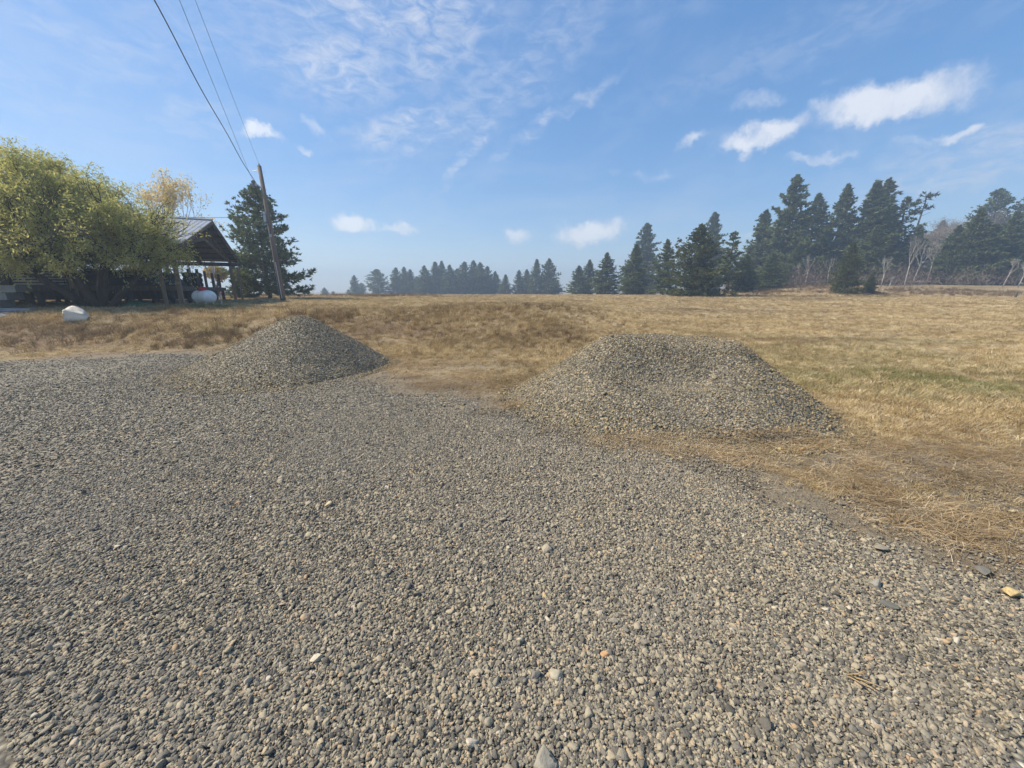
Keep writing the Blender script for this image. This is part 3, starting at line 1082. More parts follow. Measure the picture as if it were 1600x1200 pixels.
def pine_proto(seed, crown0=.08, wide=.22, taper=.85, nbr=150, tufts=9, per=7, L=.36, w=.085, round_top=0.0, gaps=.15, up=.25, mat=None, sparse_top=False):
    """unit-height conifer (height 1 * 10 m); returns trunk, branches, crown meshes at 10 m scale"""
    r = np.random.default_rng(seed)
    Hh = 10.0
    tr = MB()
    bend = r.normal(0, .06, 2)
    pts = [(bend[0] * math.sin(t * 3), bend[1] * math.sin(t * 2.4), Hh * t * .985 - (.35 if t == 0 else 0)) for t in np.linspace(0, 1, 9)]
    tr.tube(pts, [.17 * (1 - t) ** .85 + .012 for t in np.linspace(0, 1, 9)], 8)
    brm = MB()
    cs, ds, ls = [], [], []
    for i in range(nbr):
        s = (i + r.random()) / nbr
        s = s ** .92
        z = Hh * (crown0 + (1 - crown0) * s * .985)
        prof = (1 - s) ** taper * (1 - .35 * math.exp(-s * 9)) + round_top * math.sin(math.pi * s) * .35 + .018
        a = i * 2.39996 + r.normal(0, .35)
        lump = .80 + .38 * math.sin(a * 2 + s * 9 + seed) * .5 + .22 * math.sin(a * 3 - s * 17 + seed * 2)
        Lb = Hh * wide * prof * lump * r.uniform(.62, 1.15)
        if r.random() < gaps:
            Lb *= r.uniform(.25, .6)
        if sparse_top and s > .55 and r.random() < .45:
            continue
        el = up * (-.6 + 2.2 * s) + r.normal(0, .10)
        d0 = np.array([math.cos(a) * math.cos(el), math.sin(a) * math.cos(el), math.sin(el)])
        p0 = np.array([0, 0, z])
        sagz = -.10 * Lb * (1 - s)
        tip = p0 + d0 * Lb + np.array([0, 0, sagz + .10 * Lb])
        mid = p0 + d0 * Lb * .55 + np.array([0, 0, sagz])
        brm.tube([p0, mid, tip], [.035 * (1 - s) + .012, .022 * (1 - s) + .008, .004], 3, False)
        k = max(3, int(tufts * (.45 + Lb / (Hh * wide))))
        t = r.uniform(.22, 1.0, k) ** .75
        side = np.array([-math.sin(a), math.cos(a), 0])
        q = p0 + np.outer(t, tip - p0) + np.outer(4 * t * (1 - t), (mid - (p0 + tip) / 2))
        fan = r.normal(0, 1, k) * Lb * .22 * (1.15 - np.abs(t - .45))
        q = q + fan[:, None] * side + np.array([0, 0, 1.0]) * r.normal(.02, .06, k)[:, None] * (1 + Lb * .4)
        cs.append(q)
        ls.append(np.full(k, L * (1.12 - .62 * s)))
        ds.append(unit(d0[None] * .8 + side[None] * np.sign(fan)[:, None] * .5 + np.array([0, 0, .45])))
    k = 6
    cs.append(np.stack([r.normal(0, .04, k), r.normal(0, .04, k), Hh * r.uniform(.94, 1.0, k)], -1))
    ds.append(np.tile([0, 0, 1.0], (k, 1)))
    ls.append(np.full(k, L * .55))
    C = np.concatenate(cs); D = np.concatenate(ds)
    V, F = blades(C, D, np.concatenate(ls), w, per, .55, r)
    me = mesh_np('crown', V, F, mat or M_NEEDLE)
    at = me.attributes.new('tint', 'FLOAT', 'FACE')
    at.data.foreach_set('value', np.repeat(r.random(len(C)), per).astype(np.float32))
    return tr.mesh('trunk', M_PINEBARK, True), brm.mesh('branches', M_PINEBARK), me


PROTO = {}
PROTO['near_left'] = pine_proto(11, .08, .37, .66, 200, 21, 9, .36, .075, .38, .14, .28)
PROTO['near_right'] = pine_proto(12, .02, .54, .80, 260, 19, 8, .40, .085, .18, .16, .30, M_NEEDLE2)
PROTO['cone_a'] = pine_proto(13, .03, .29, .80, 210, 17, 8, .36, .08, .08, .22)
PROTO['cone_b'] = pine_proto(14, .05, .25, .78, 200, 16, 8, .36, .08, .10, .28)
PROTO['cone_c'] = pine_proto(15, .02, .33, .82, 210, 18, 8, .38, .085, .10, .16)
PROTO['slim'] = pine_proto(16, .04, .19, .75, 200, 14, 8, .34, .075, .10, .24)
PROTO['ragged'] = pine_proto(17, .22, .22, .62, 115, 14, 8, .36, .08, .25, .35, .35, None, True)
PROTO['round'] = pine_proto(18, .10, .30, .60, 170, 15, 8, .38, .085, .45, .22, .3)
TREE_I = [0]
WIDE = {'cone_a': 1.66, 'cone_b': 1.66, 'cone_c': 1.6, 'slim': 1.75, 'ragged': 1.5, 'round': 1.5, 'near_left': 1.15, 'near_right': 1.25}


def place_tree(name, proto, label, group, u, t, vtop, wscale=1.0, cat='tree', lean=0.0):
    p = at_pix(u, t)
    h_ = top_z(vtop, p) - p.z
    root = link(name, None, None, p)
    s = h_ / 10.0
    root.scale = (s * wscale * WIDE.get(proto, 1.0), s * wscale * WIDE.get(proto, 1.0), s)
    TREE_I[0] += 1
    root.rotation_euler = (0, lean, TREE_I[0] * 2.1 % 6.283) if lean == 0 else (0, lean, 0)
    for nm, me in zip(('trunk', 'branches', 'crown'), PROTO[proto]):
        if me is not None:
            o_ = link(nm, me, root)
            if nm == 'branches':
                o_['kind'] = 'stuff'
    tag(root, label, cat, group)
    return root


ORD = ['first', 'second', 'third', 'fourth', 'fifth', 'sixth', 'seventh', 'eighth', 'ninth', 'tenth', 'eleventh', 'twelfth', 'thirteenth', 'fourteenth',
       'fifteenth', 'sixteenth', 'seventeenth', 'eighteenth', 'nineteenth', 'twentieth', 'twenty-first', 'twenty-second', 'twenty-third',
       'twenty-fourth', 'twenty-fifth', 'twenty-sixth', 'twenty-seventh', 'twenty-eighth']

place_tree('pine_tree', 'near_left', 'dark bushy pine standing behind the leaning utility pole', None, 423, 32, 288, .92, 'pine')

place_tree('pine_tree', 'cone_c', 'smaller dark pine tucked behind the right end of the shed', None, 384, 35, 396, .9, 'pine')

# far hazy line of trees across the field
FAR = [(508, 449, 'cone_c', 165, 1.5), (521, 455, 'round', 165, 1.6), (545, 452, 'cone_b', 165, 1.5), (556, 430, 'cone_a', 155, 1.0), (566, 442, 'round', 160, 1.2),
       (592, 421, 'round', 150, 1.35), (621, 418, 'cone_a', 150, 1.0), (634, 417, 'cone_b', 155, 1.1), (643, 421, 'cone_a', 150, 1.0), (653, 432, 'round', 150, 1.2),
       (665, 415, 'cone_c', 145, 1.0), (682, 409, 'cone_a', 150, 1.0), (692, 408, 'slim', 155, 1.1), (704, 414, 'cone_c', 145, 1.0), (716, 420, 'round', 155, 1.0),
       (727, 409, 'cone_a', 145, 1.1), (741, 407, 'slim', 150, 1.2), (751, 410, 'cone_b', 145, 1.1), (762, 416, 'cone_a', 150, 1.0), (774, 424, 'cone_c', 150, 1.0),
       (790, 429, 'cone_a', 140, 1.1), (811, 422, 'cone_b', 140, 1.0), (823, 421, 'slim', 145, 1.2), (838, 405, 'cone_a', 135, .85), (857, 404, 'cone_c', 135, .95),
       (868, 438, 'round', 150, 1.2)]
for i, (u, vt, pr, t, ws) in enumerate(FAR):
    place_tree('conifer_tree', pr, f'hazy blue conifer, {ORD[i]} from the left in the far tree line across the field', 'far tree line across the field', u, t, vt, ws, 'conifer')

MID = [(903, 415, 'cone_c', 100, 1.0, 'short hazy conifer at the left end of the middle group'),
       (919, 406, 'slim', 105, 1.2, 'slim hazy conifer directly left of the bushy green one, middle group'),
       (945, 395, 'cone_c', 80, .95, 'bushy dark conifer standing alone left of the tall hazy pair'),
       (989, 381, 'cone_a', 74, .95, 'dark conifer in front of the tall hazy pointed fir'),
       (1003, 349, 'cone_a', 112, .85, 'tall pale hazy pointed fir behind a dark conifer'),
       (1036, 374, 'cone_b', 66, .85, 'dark conifer close against the left side of the broad pine'),
       (1084, 351, 'near_right', 51, .92, 'broad dark pine with boughs to the ground, nearest in the field'),
       (1103, 332, 'cone_a', 105, .70, 'pale hazy fir tip rising behind the broad nearest pine'),
       (1136, 362, 'ragged', 60, 1.0, 'thin-topped pine with open crown right of the broad pine')]
for u, vt, pr, t, ws, lab in MID:
    place_tree('conifer_tree', pr, lab, 'conifers in the middle distance', u, t, vt, ws, 'conifer')

RIGHT = [(1160, 398, 'cone_c', 62, 1.0, 'low dark conifer filling the gap right of the thin-topped pine'),
         (1180, 328, 'cone_b', 84, .85, 'hazy tapering fir at the left shoulder of the tallest fir'),
         (1219, 274, 'cone_a', 79, .72, 'tallest pointed fir in the right-hand wood'),
         (1200, 395, 'cone_c', 66, 1.0, 'dark young conifer below the tallest fir, left of the pale trunks'),
         (1256, 303, 'slim', 84, 1.0, 'slim fir between the tallest fir and the next tall one'),
         (1236, 385, 'cone_c', 70, .9, 'dark conifer just left of the bare pale aspen'),
         (1297, 288, 'cone_a', 80, .70, 'second tallest pointed fir, right of the slim one'),
         (1282, 400, 'cone_c', 69, 1.0, 'dark conifer behind the bare pale aspen'),
         (1340, 283, 'slim', 77, 1.0, 'left one of the tall twin-topped firs'),
         (1356, 280, 'slim', 80, .95, 'right one of the tall twin-topped firs'),
         (1388, 308, 'ragged', 78, 1.0, 'open-crowned pine right of the twin-topped firs'),
         (1352, 352, 'cone_c', 70, .95, 'dark full conifer under the twin-topped firs'),
         (1386, 385, 'round', 74, .9, 'rounded dark pine beneath the open-crowned pine'),
         (1318, 378, 'near_right', 52, .55, 'small dark pine standing forward at the edge of the wood'),
         (1357, 428, 'cone_c', 53, .9, 'low young conifer beside the small forward pine'),
         (1418, 352, 'cone_b', 82, .8, 'narrow green conifer at the foot of the leaning snag'),
         (1452, 345, 'slim', 110, 1.0, 'thin hazy fir tip among the tan bare crowns'),
         (1476, 352, 'cone_c', 72, .85, 'dark conifer at the left end of the far right clump'),
         (1503, 326, 'cone_c', 70, .80, 'tall dark conifer in the left half of the far right clump'),
         (1525, 296, 'round', 100, .75, 'hazy round-topped pine rising behind the far right clump'),
         (1531, 350, 'cone_a', 69, 1.0, 'dark conifer in the middle of the far right clump'),
         (1558, 330, 'cone_c', 70, .75, 'dark pointed conifer right of centre in the far right clump'),
         (1586, 334, 'cone_b', 71, .95, 'dark conifer at the right edge of the picture'),
         (1596, 288, 'round', 92, .75, 'hazy tall pine cut off by the right edge of the picture')]
for u, vt, pr, t, ws, lab in RIGHT:
    place_tree('conifer_tree', pr, lab, 'conifers of the right-hand wood', u, t, vt, ws, 'conifer')
# deeper rows behind the right-hand wood, seen only as tips and gaps between the front ones
k = 0
for u, vt, t in [(1168, 385, 100), (1208, 372, 104), (1240, 365, 108), (1275, 368, 100), (1310, 365, 106), (1335, 360, 110), (1372, 366, 100), (1402, 378, 108), (1490, 380, 104), (1545, 372, 106), (1575, 366, 104), (1612, 360, 104)]:
    place_tree('conifer_tree', ['cone_c', 'round', 'cone_a'][k % 3], f'half-hidden hazy conifer, {ORD[k]} from the left in the back row of the right-hand wood', 'back row of the right-hand wood', u, t, vt, 1.25, 'conifer')
    k += 1


# ------------------------------------------------------------------ broadleaf trees
def grow(mb, tips, p, d, L, r, depth, rnd, split=2, spread=.6, shrink=.74, upb=.12, sides=5, droop=0.0, minr=.004, segs=3):
    pts = [Vector(p)]; rad = [r]
    q = Vector(p); dd = Vector(d).normalized()
    for i in range(segs):
        dd = (dd + Vector((rnd.gauss(0, .13), rnd.gauss(0, .13), rnd.gauss(upb, .10) - droop))).normalized()
        q = q + dd * L / segs
        pts.append(q.copy()); rad.append(max(minr, r * (1 - (i + 1) / segs * .38)))
        if depth <= 2:
            tips.append((q.copy(), dd.copy(), depth))
    mb.tube(pts, rad, sides if depth > 1 else 3, False)
    if depth == 0:
        return
    for k in range(split + (1 if rnd.random() < .45 else 0)):
        ax = Vector((rnd.gauss(0, 1), rnd.gauss(0, 1), rnd.gauss(0, .6)))
        ax = ax - ax.dot(dd) * dd
        nd = (dd + ax.normalized() * spread * rnd.uniform(.6, 1.3)).normalized()
        start = pts[-1] if k < split else pts[-2]
        grow(mb, tips, start, nd, L * shrink * rnd.uniform(.8, 1.15), max(minr, r * .60), depth - 1, rnd, split, spread, shrink, upb, sides, droop, minr, segs)


def leaf_cards(C, D, L, w, r):
    n = len(C)
    S = unit(np.cross(D, r.normal(size=(n, 3))))
    Lr = (L * r.uniform(.7, 1.3, n))[:, None]; ww = w * r.uniform(.7, 1.3, n)[:, None]
    V = np.stack([C, C + D * Lr * .45 + S * ww / 2, C + D * Lr, C + D * Lr * .45 - S * ww / 2], 1).reshape(-1, 3)
    return V, np.arange(n * 4).reshape(-1, 4)


def leafy_mesh(tips, n, L, w, jit, mat, seed, down=.35, filt=None):
    r = np.random.default_rng(seed)
    P = np.array([list(t[0]) for t in tips]); Dr = np.array([list(t[1]) for t in tips])
    k = r.integers(0, len(P), n)
    C = P[k] + r.normal(0, jit, (n, 3))
    D = unit(Dr[k] * .6 + r.normal(0, .6, (n, 3)) + np.array([0, 0, -down]))
    if filt is not None:
        m = filt(C)
        C, D, k = C[m], D[m], k[m]
    V, F = leaf_cards(C, D, L, w, r)
    me = mesh_np('crown', V, F, mat)
    at = me.attributes.new('tint', 'FLOAT', 'FACE')
    tip_t = r.random(len(P))
    at.data.foreach_set('value', np.clip(tip_t[k] * .6 + r.random(len(k)) * .4, 0, 1).astype(np.float32))
    return me


def build_willow():
    p = at_pix(158, 16.7)
    root = link('willow_tree', None, None, p)
    tag(root, 'large spreading willow with yellow-green leaves in front of the open shed', 'willow')
    rnd = random.Random(5)
    tr = MB(); br = MB(); tips = []
    for i, (ax, ay, rr_, L) in enumerate([(-.55, .1, .17, 1.9), (.35, -.1, .16, 2.0), (-.1, .4, .15, 2.0), (-1.1, -.35, .13, 2.3), (.95, .25, .12, 1.9), (.1, -.5, .13, 1.8), (-1.5, .2, .11, 2.2)]):
        d = Vector((ax, ay, 1.05)).normalized()
        st = Vector((ax * .18, ay * .18, -.15))
        mid = st + d * L * .55 + Vector((0, 0, .1))
        en = st + d * L
        tr.tube([st, mid, en], [rr_ * 1.25, rr_, rr_ * .8], 8)
        for k in range(3):
            dd = (d + Vector((rnd.gauss(0, .5), rnd.gauss(0, .4), rnd.gauss(.15, .25)))).normalized()
            grow(br, tips, en if k < 2 else mid, dd, 1.25, rr_ * .5, 4, rnd, 2, .55, .78, .05, 5, .03)
    tr.build('trunk', M_BARK, root, True)
    br.build('branches', M_BARK, root)['kind'] = 'stuff'
    # crown: a wide dome of feathery sprays, lumpy outline, with gaps
    r = np.random.default_rng(77)
    ext = []
    lob = [(r.uniform(0, 6.283), math.asin(r.uniform(0, 1.0)), r.uniform(.90, 1.10)) for _ in range(18)]

    def lobe(a, e):
        v = np.array([math.cos(a) * math.cos(e), math.sin(a) * math.cos(e), math.sin(e)])
        best, w = 0, 0
        for la, le, lr in lob:
            q = np.array([math.cos(la) * math.cos(le), math.sin(la) * math.cos(le), math.sin(le)])
            k_ = math.exp((v @ q - 1) * 14)
            best += lr * k_; w += k_
        return best / w
    for c in range(820):
        a = r.uniform(0, 6.283); e = math.asin(r.uniform(-.13, 1.0)); q = r.uniform(.30, 1) ** .5
        k_ = lobe(a, max(e, 0)) * q
        ce = math.cos(e)
        cp = Vector((-1.8 + 4.75 * ce * math.cos(a) * k_, 2.9 * ce * math.sin(a) * k_, 2.2 + (4.0 * math.sin(e) * k_ if e > 0 else 4.0 * math.sin(e))))
        out = Vector((math.cos(a) * ce, math.sin(a) * ce, .55 + .5 * math.sin(e))).normalized()
        for sp in range(4):
            dr = (out + Vector(r.normal(0, .45, 3))).normalized()
            Ls = r.uniform(.7, 1.5)
            pp = [cp - dr * .5]
            for j in range(10):
                f = j / 9
                p_ = cp + dr * Ls * (f - .3) - Vector((0, 0, .55 * f * f * Ls * .6))
                ext.append((p_, (dr - Vector((0, 0, .9 * f))).normalized(), 0))
                if j % 3 == 0:
                    pp.append(p_)
            if sp < 1:
                twig.tube(pp, [.012, .010, .008, .005, .003], 3, False)
    me = leafy_mesh([t for t in tips if t[0].z > 2.0] + ext * 2, 138000, .13, .036, .08, M_WILLOW, 78, .35)
    link('crown', me, root)
    twig.build('twigs', M_BARK, root)['kind'] = 'stuff'


twig = MB()
build_willow()


def broadleaf(name, label, cat, u, t, vtop, seed, mat, nleaf, leafL, leafw, barkm, group=None, spread=.42, depth=5, minr=.006, jit=.2, split=2, base=.12, lean=0, down=.3, upb=.16, r0=.16, tf=.30):
    p = at_pix(u, t)
    h_ = top_z(vtop, p) - p.z
    root = link(name, None, None, p)
    tag(root, label, cat, group)
    rnd = random.Random(seed)
    tr = MB(); br = MB(); tips = []
    L0 = h_ * tf
    d0 = Vector((lean, 0, 1)).normalized()
    tr.tube([Vector((0, 0, -.2)), d0 * L0 * .5, d0 * L0], [r0 * 1.2, r0, r0 * .8], 8)
    for k in range(4):
        a = k * 1.7 + rnd.random()
        dd = (d0 + Vector((math.cos(a), math.sin(a), 0)) * spread * .9).normalized() if k else d0
        grow(br, tips, d0 * L0, dd, h_ * .30 * .82 * (.75 if tf > .4 else 1), r0 * .55, depth, rnd, split, spread, .76, upb, 5, 0, minr)
    zmax = max(t_[0].z for t_ in tips)
    s = h_ / zmax
    root.scale = (s, s, s)
    tr.build('trunk', barkm, root, True)
    br.build('branches', barkm, root)['kind'] = 'stuff'
    if nleaf:
        link('crown', leafy_mesh([t_ for t_ in tips if t_[0].z > zmax * base], nleaf, leafL / s, leafw / s, jit, mat, seed + 1, down), root)
    return root


broadleaf('aspen_tree', 'tall thin golden-leaved tree rising behind the shed roof', 'tree', 304, 36, 270, 21, M_GOLD, 3600, .15, .11, M_PALE, spread=.34, depth=5)
broadleaf('aspen_tree', 'sparse golden tree low behind the right end of the shed roof', 'tree', 338, 38, 338, 22, M_GOLD, 1500, .17, .13, M_PALE, spread=.40, depth=5)
broadleaf('shrub', 'low yellow-leaved shrub seen through the open shed', 'shrub', 343, 42, 418, 23, M_YELLOW, 3200, .2, .15, M_BARK, spread=.7, depth=4, base=.05)
broadleaf('shrub', 'orange-yellow shrub seen behind the willow trunk under the shed roof', 'shrub', 226, 36, 420, 24, M_YELLOW, 2600, .2, .15, M_BARK, spread=.7, depth=4, base=.05)

# bare pale-barked trees at the edge of the wood
BARE = [(1258, 66, 396, 31, 0, 'bare pale aspen with one straight trunk left of the small forward pine'),
        (1244, 68, 410, 32, .05, 'thin bare aspen left of the straight pale trunk'),
        (1292, 66, 400, 33, -.05, 'bare grey twiggy sapling touching the small forward pine'),
        (1376, 60, 397, 34, .03, 'bare white-trunked birch right of the small forward pine'),
        (1388, 58, 430, 35, .12, 'short leaning bare stem right of the white-trunked birch'),
        (1411, 57, 366, 36, .03, 'tallest bare white birch under the leaning snag'),
        (1424, 66, 380, 37, .20, 'slanting bare birch just right of the tallest bare birch'),
        (1447, 72, 372, 38, .06, 'white birch trunk against the pale gap in the wood'),
        (1566, 62, 402, 39, .28, 'leaning pale birch in front of the far right clump'),
        (1583, 66, 380, 40, .30, 'tall leaning grey birch near the right edge'),
        (1590, 61, 408, 41, .22, 'short leaning pale birch nearest the right edge')]
for u, t, vt, sd_, ln, lab in BARE:
    broadleaf('birch_tree', lab, 'birch', u, t, vt, sd_, None, 0, 0, 0, M_PALE, 'bare birches and aspens at the wood edge', spread=.34, depth=4, lean=ln, upb=.16, r0=.065, tf=.48, minr=.003)
# tan-pink leafless crowns deeper in the wood
TAN = [(1440, 96, 352, 51, 'tan leafless crown left of the thin hazy fir tip'), (1466, 98, 340, 52, 'tan leafless crown right of the thin hazy fir tip'),
       (1425, 92, 375, 53, 'low tan leafless crown at the foot of the snag'), (1545, 98, 325, 54, 'tan leafless crown behind the far right clump'),
       (1598, 96, 330, 55, 'tan leafless crown at the right picture edge')]
for u, t, vt, sd_, lab in TAN:
    broadleaf('bare_tree', lab, 'bare tree', u, t, vt, sd_, M_PINKTWIG, 4200, .55, .035, M_PINKTWIG, 'tan leafless trees in the wood', spread=.5, depth=5, jit=.35, down=-.5)


def snag():
    p = at_pix(1404, 76)
    root = link('dead_snag', None, None, p)
    tag(root, 'leaning half-dead conifer snag with a tufted broken top', 'dead tree', None)
    z = top_z(304, p) - p.z
    mb = MB()
    dx = (1417 - 1404) / 600 * 76
    P = [Vector((dx * t, 0, z * t - (.3 if t == 0 else 0))) for t in (0, .25, .5, .75, 1)]
    mb.tube(P, [.24, .2, .16, .12, .05], 6)
    mb.build('trunk', M_TWIG, root)
    br = MB(); cs = []; ds = []
    rnd = random.Random(3)
    for i in range(46):
        t = rnd.uniform(.35, .8) if i < 16 else rnd.uniform(.78, 1.0)
        b = P[0].lerp(P[-1], t)
        a = rnd.uniform(0, 6.28)
        d = Vector((math.cos(a), math.sin(a), rnd.uniform(-.1, .5))).normalized()
        L = rnd.uniform(.6, 1.9)
        br.tube([b, b + d * L], [.05, .012], 3, False)
        if t > .78:
            for k in range(3):
                cs.append(b + d * L * rnd.uniform(.6, 1)); ds.append(d)
    br.build('branches', M_TWIG, root)['kind'] = 'stuff'
    r = np.random.default_rng(5)
    V, F = blades(np.array(cs), np.array(ds), .6, .12, 6, .6, r)
    link('crown', mesh_np('crown', V, F, M_NEEDLE2), root)


snag()


def undergrowth():
    r = np.random.default_rng(9)
    n = 26000
    u = np.concatenate([r.uniform(1215, 1700, int(n * .85)), r.uniform(1120, 1260, n - int(n * .85))])
    t = np.where(u > 1220, r.uniform(62, 84, n), r.uniform(70, 84, n))
    x = (u - 800) / 600 * t; y = t
    cl = fbm(x * .25, y * .25, 91)
    k = r.random(n) < ss(.38, .6, cl) * .8 + .15
    x, y, cl = x[k], y[k], cl[k]
    n = len(x)
    z = height(x, y)
    hh = r.uniform(.3, 1.0, n) * (1.2 + 4.2 * cl)
    C = np.stack([x, y, z + r.random(n) * hh], -1)
    D = unit(np.stack([r.normal(0, .5, n), r.normal(0, .5, n), r.uniform(.3, 1, n)], -1))
    V, F = leaf_cards(C, D, .95, .05, r)
    o = link('undergrowth', mesh_np('undergrowth', V, F, M_TWIG))
    tag(o, 'grey-brown leafless thicket along the foot of the wood', 'undergrowth', kind='stuff')


undergrowth()

# ------------------------------------------------------------------ open shed
GA = (-.413, .911)
NC = at_pix(286, 18.6)
SH_ROT = math.atan2(GA[1], GA[0])
WID, LEN = 11.5, 15.0
SHZ = NC.z
shed = link('open_shed', None, None, (NC.x, NC.y, SHZ))
shed.rotation_euler = (0, 0, SH_ROT)
tag(shed, 'open-sided pole shed with metal gable roof and exposed trusses behind the willow', 'shed')
EAVE, RISE, OV = 2.5, 1.75, .55
_c, _s = math.cos(SH_ROT), math.sin(SH_ROT)


def shw(x, y, z=0):
    return Vector((NC.x + x * _c - y * _s, NC.y + x * _s + y * _c, SHZ + z))


def shed_ground(x, y):
    w = shw(x, y)
    return H(w.x, w.y) - SHZ


def post(x, y, top, w=.17, mat=M_POST, parent=None):
    g = shed_ground(x, y)
    return MB().box((0, 0, (top + g - .2) / 2), (w, w, top - g + .2)).build('post', mat, parent or shed, False, (x, y, 0))


for x in (0.0, WID):
    for y in (0, 3.7, 7.4, 11.1, 14.8):
        post(x, y, EAVE)
post(0.06, .62, EAVE, .13)
post(WID - .05, -.45, EAVE - .05, .12)
post(WID * .5, 14.8, EAVE + 1.3)
for x in (0, WID):
    MB().box((x, LEN / 2, EAVE + .13), (.12, LEN + .8, .26)).build('beam', M_WOOD, shed)
tm = MB()
mid = WID / 2
zb = lambda x: EAVE + .30 + (RISE - .78) * (1 - abs(x - mid) / mid)
zt = lambda x: EAVE + .42 + RISE * (1 - abs(x - mid) / mid)
for sgn in (-1, 1):
    x0 = mid + sgn * mid
    tm.bar((x0, 0, zb(x0)), (mid, 0, zb(mid)), .05, .20)
    xe = mid + sgn * (mid + OV)
    tm.bar((xe, 0, EAVE + .42 - RISE * OV / mid), (mid, 0, zt(mid)), .05, .16)
for k in range(1, 24):
    x = WID * k / 24
    tm.box((x, 0, (zb(x) + zt(x)) / 2), (.06, .04, zt(x) - zb(x)))
    if k % 2:
        x2 = WID * (k + 1) / 24
        tm.bar((x, .03, zb(x)), (x2, .03, zt(x2)), .04, .07)
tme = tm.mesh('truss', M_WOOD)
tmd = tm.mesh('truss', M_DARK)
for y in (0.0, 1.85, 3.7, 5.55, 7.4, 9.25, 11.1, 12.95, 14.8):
    link('truss', tme if y == 0 else tmd, shed, (0, y, 0))  # inner trusses use a darkened copy, the shed's shade put into the colour
# purlins and ribbed metal sheets
slope_len = math.hypot(mid + OV, RISE * (mid + OV) / mid)
ang = math.atan2(RISE, mid)
rm = MB()
prof = []
for i in range(4):
    x0 = i * .225
    prof += [(x0, 0), (x0 + .16, 0), (x0 + .18, .016), (x0 + .205, .016), (x0 + .225, 0)]
nP = len(prof)
Vv = [(0, px, pz) for px, pz in prof] + [(slope_len, px, pz) for px, pz in prof]
rm.add(Vv, [(i, i + 1, nP + i + 1, nP + i) for i in range(nP - 1)])
rm.add([(0, px, pz - .012) for px, pz in prof] + [(slope_len, px, pz - .012) for px, pz in prof], [(i, nP + i, nP + i + 1, i + 1) for i in range(nP - 1)])
rme = rm.mesh('roof_sheet', M_METAL)
for sgn in (-1, 1):
    for k in range(18):
        o = link('roof_sheet', rme, shed)
        y = -OV + k * .9
        if sgn < 0:
            o.location = (-OV, y, EAVE + .55 - RISE * OV / mid); o.rotation_euler = (0, -ang, 0)
        else:
            o.location = (WID + OV, y + .9, EAVE + .55 - RISE * OV / mid); o.rotation_euler = (0, -ang, math.pi)
    for k in range(7):
        x = mid + sgn * (mid + OV) * (k + .3) / 7
        MB().box((x, LEN / 2 - .1, zt(x) + .055), (.09, LEN + 2 * OV - .2, .05)).build('purlin', M_DARK, shed)  # coloured dark to carry the shade under the roof
for sgn in (-1, 1):      # added dark boards under the metal, standing in for the roof's shade
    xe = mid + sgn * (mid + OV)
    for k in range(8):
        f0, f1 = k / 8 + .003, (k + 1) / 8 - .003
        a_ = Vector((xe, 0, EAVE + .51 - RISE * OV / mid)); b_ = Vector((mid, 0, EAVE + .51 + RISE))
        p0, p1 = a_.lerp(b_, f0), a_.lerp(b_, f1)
        MB().bar((p0.x, LEN / 2, p0.z), (p1.x, LEN / 2, p1.z), LEN + 2 * OV - .3, .02).build('roof_shade_board', M_DARK, shed)
MB().tube([(mid, -OV - .03, EAVE + .57 + RISE), (mid, LEN + OV, EAVE + .57 + RISE)], .09, 6).build('ridge_cap', M_METAL, shed)
for sgn in (-1, 1):      # fascia along the rakes of the front gable
    xe = mid + sgn * (mid + OV)
    MB().bar((xe, -OV - .02, EAVE + .46 - RISE * OV / mid), (mid, -OV - .02, EAVE + .46 + RISE), .04, .16).build('fascia', M_WOOD, shed)

# raised platform of planks under the shed roof
pl = link('raised_platform', None, None, shw(0, 0, 0))
pl.rotation_euler = (0, 0, SH_ROT)
tag(pl, 'raised grey plank platform on short legs under the shed roof', 'platform')
PX0, PX1, PY0, PY1, PZ = .55, 10.6, .35, 14.2, .98
for y in np.arange(PY0 + .15, PY1, 1.55):
    for x in (PX0 + .1, 3.2, 6.0, 8.6, PX1 - .1):
        g = shed_ground(x, y)
        MB().box((x, y, (PZ - .2 + g - .1) / 2), (.16, .16, PZ - .2 - g + .1)).build('leg', M_DARK, pl)
for x in (PX0, PX1):
    MB().box((x, (PY0 + PY1) / 2, PZ - .11), (.09, PY1 - PY0, .22)).build('beam', M_WOOD, pl)
for y in (PY0, PY1):
    MB().box(((PX0 + PX1) / 2, y, PZ - .11), (PX1 - PX0, .09, .22)).build('beam', M_WOOD, pl)
pm_ = MB().box((0, 0, 0), (.235, PY1 - PY0 - .12, .045)).mesh('plank', M_WOOD)
npk = int((PX1 - PX0 - .1) / .25)
for k in range(npk):
    link('plank', pm_, pl, (PX0 + .17 + k * .25, (PY0 + PY1) / 2, PZ - .02))
for k in range(9):      # added dark boards behind the front legs, standing in for under-deck shade
    MB().box((8.2, PY0 + .8 + k * 1.55, PZ - .48), (.05, 1.5, .52)).build('deck_shade_board', M_DARK, pl)
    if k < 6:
        MB().box((PX0 + 1.0 + k * 1.5, PY1 - 5.0, PZ - .48), (1.45, .05, .52)).build('deck_shade_board', M_DARK, pl)
for x, h_ in ((3.4, .95), (4.9, 1.0), (6.4, .95), (8.0, .9), (9.6, .9)):
    MB().box((x, PY0 + .07, PZ + h_ / 2 - .15), (.12, .12, h_ + .3)).build('stake', M_WOOD, pl)


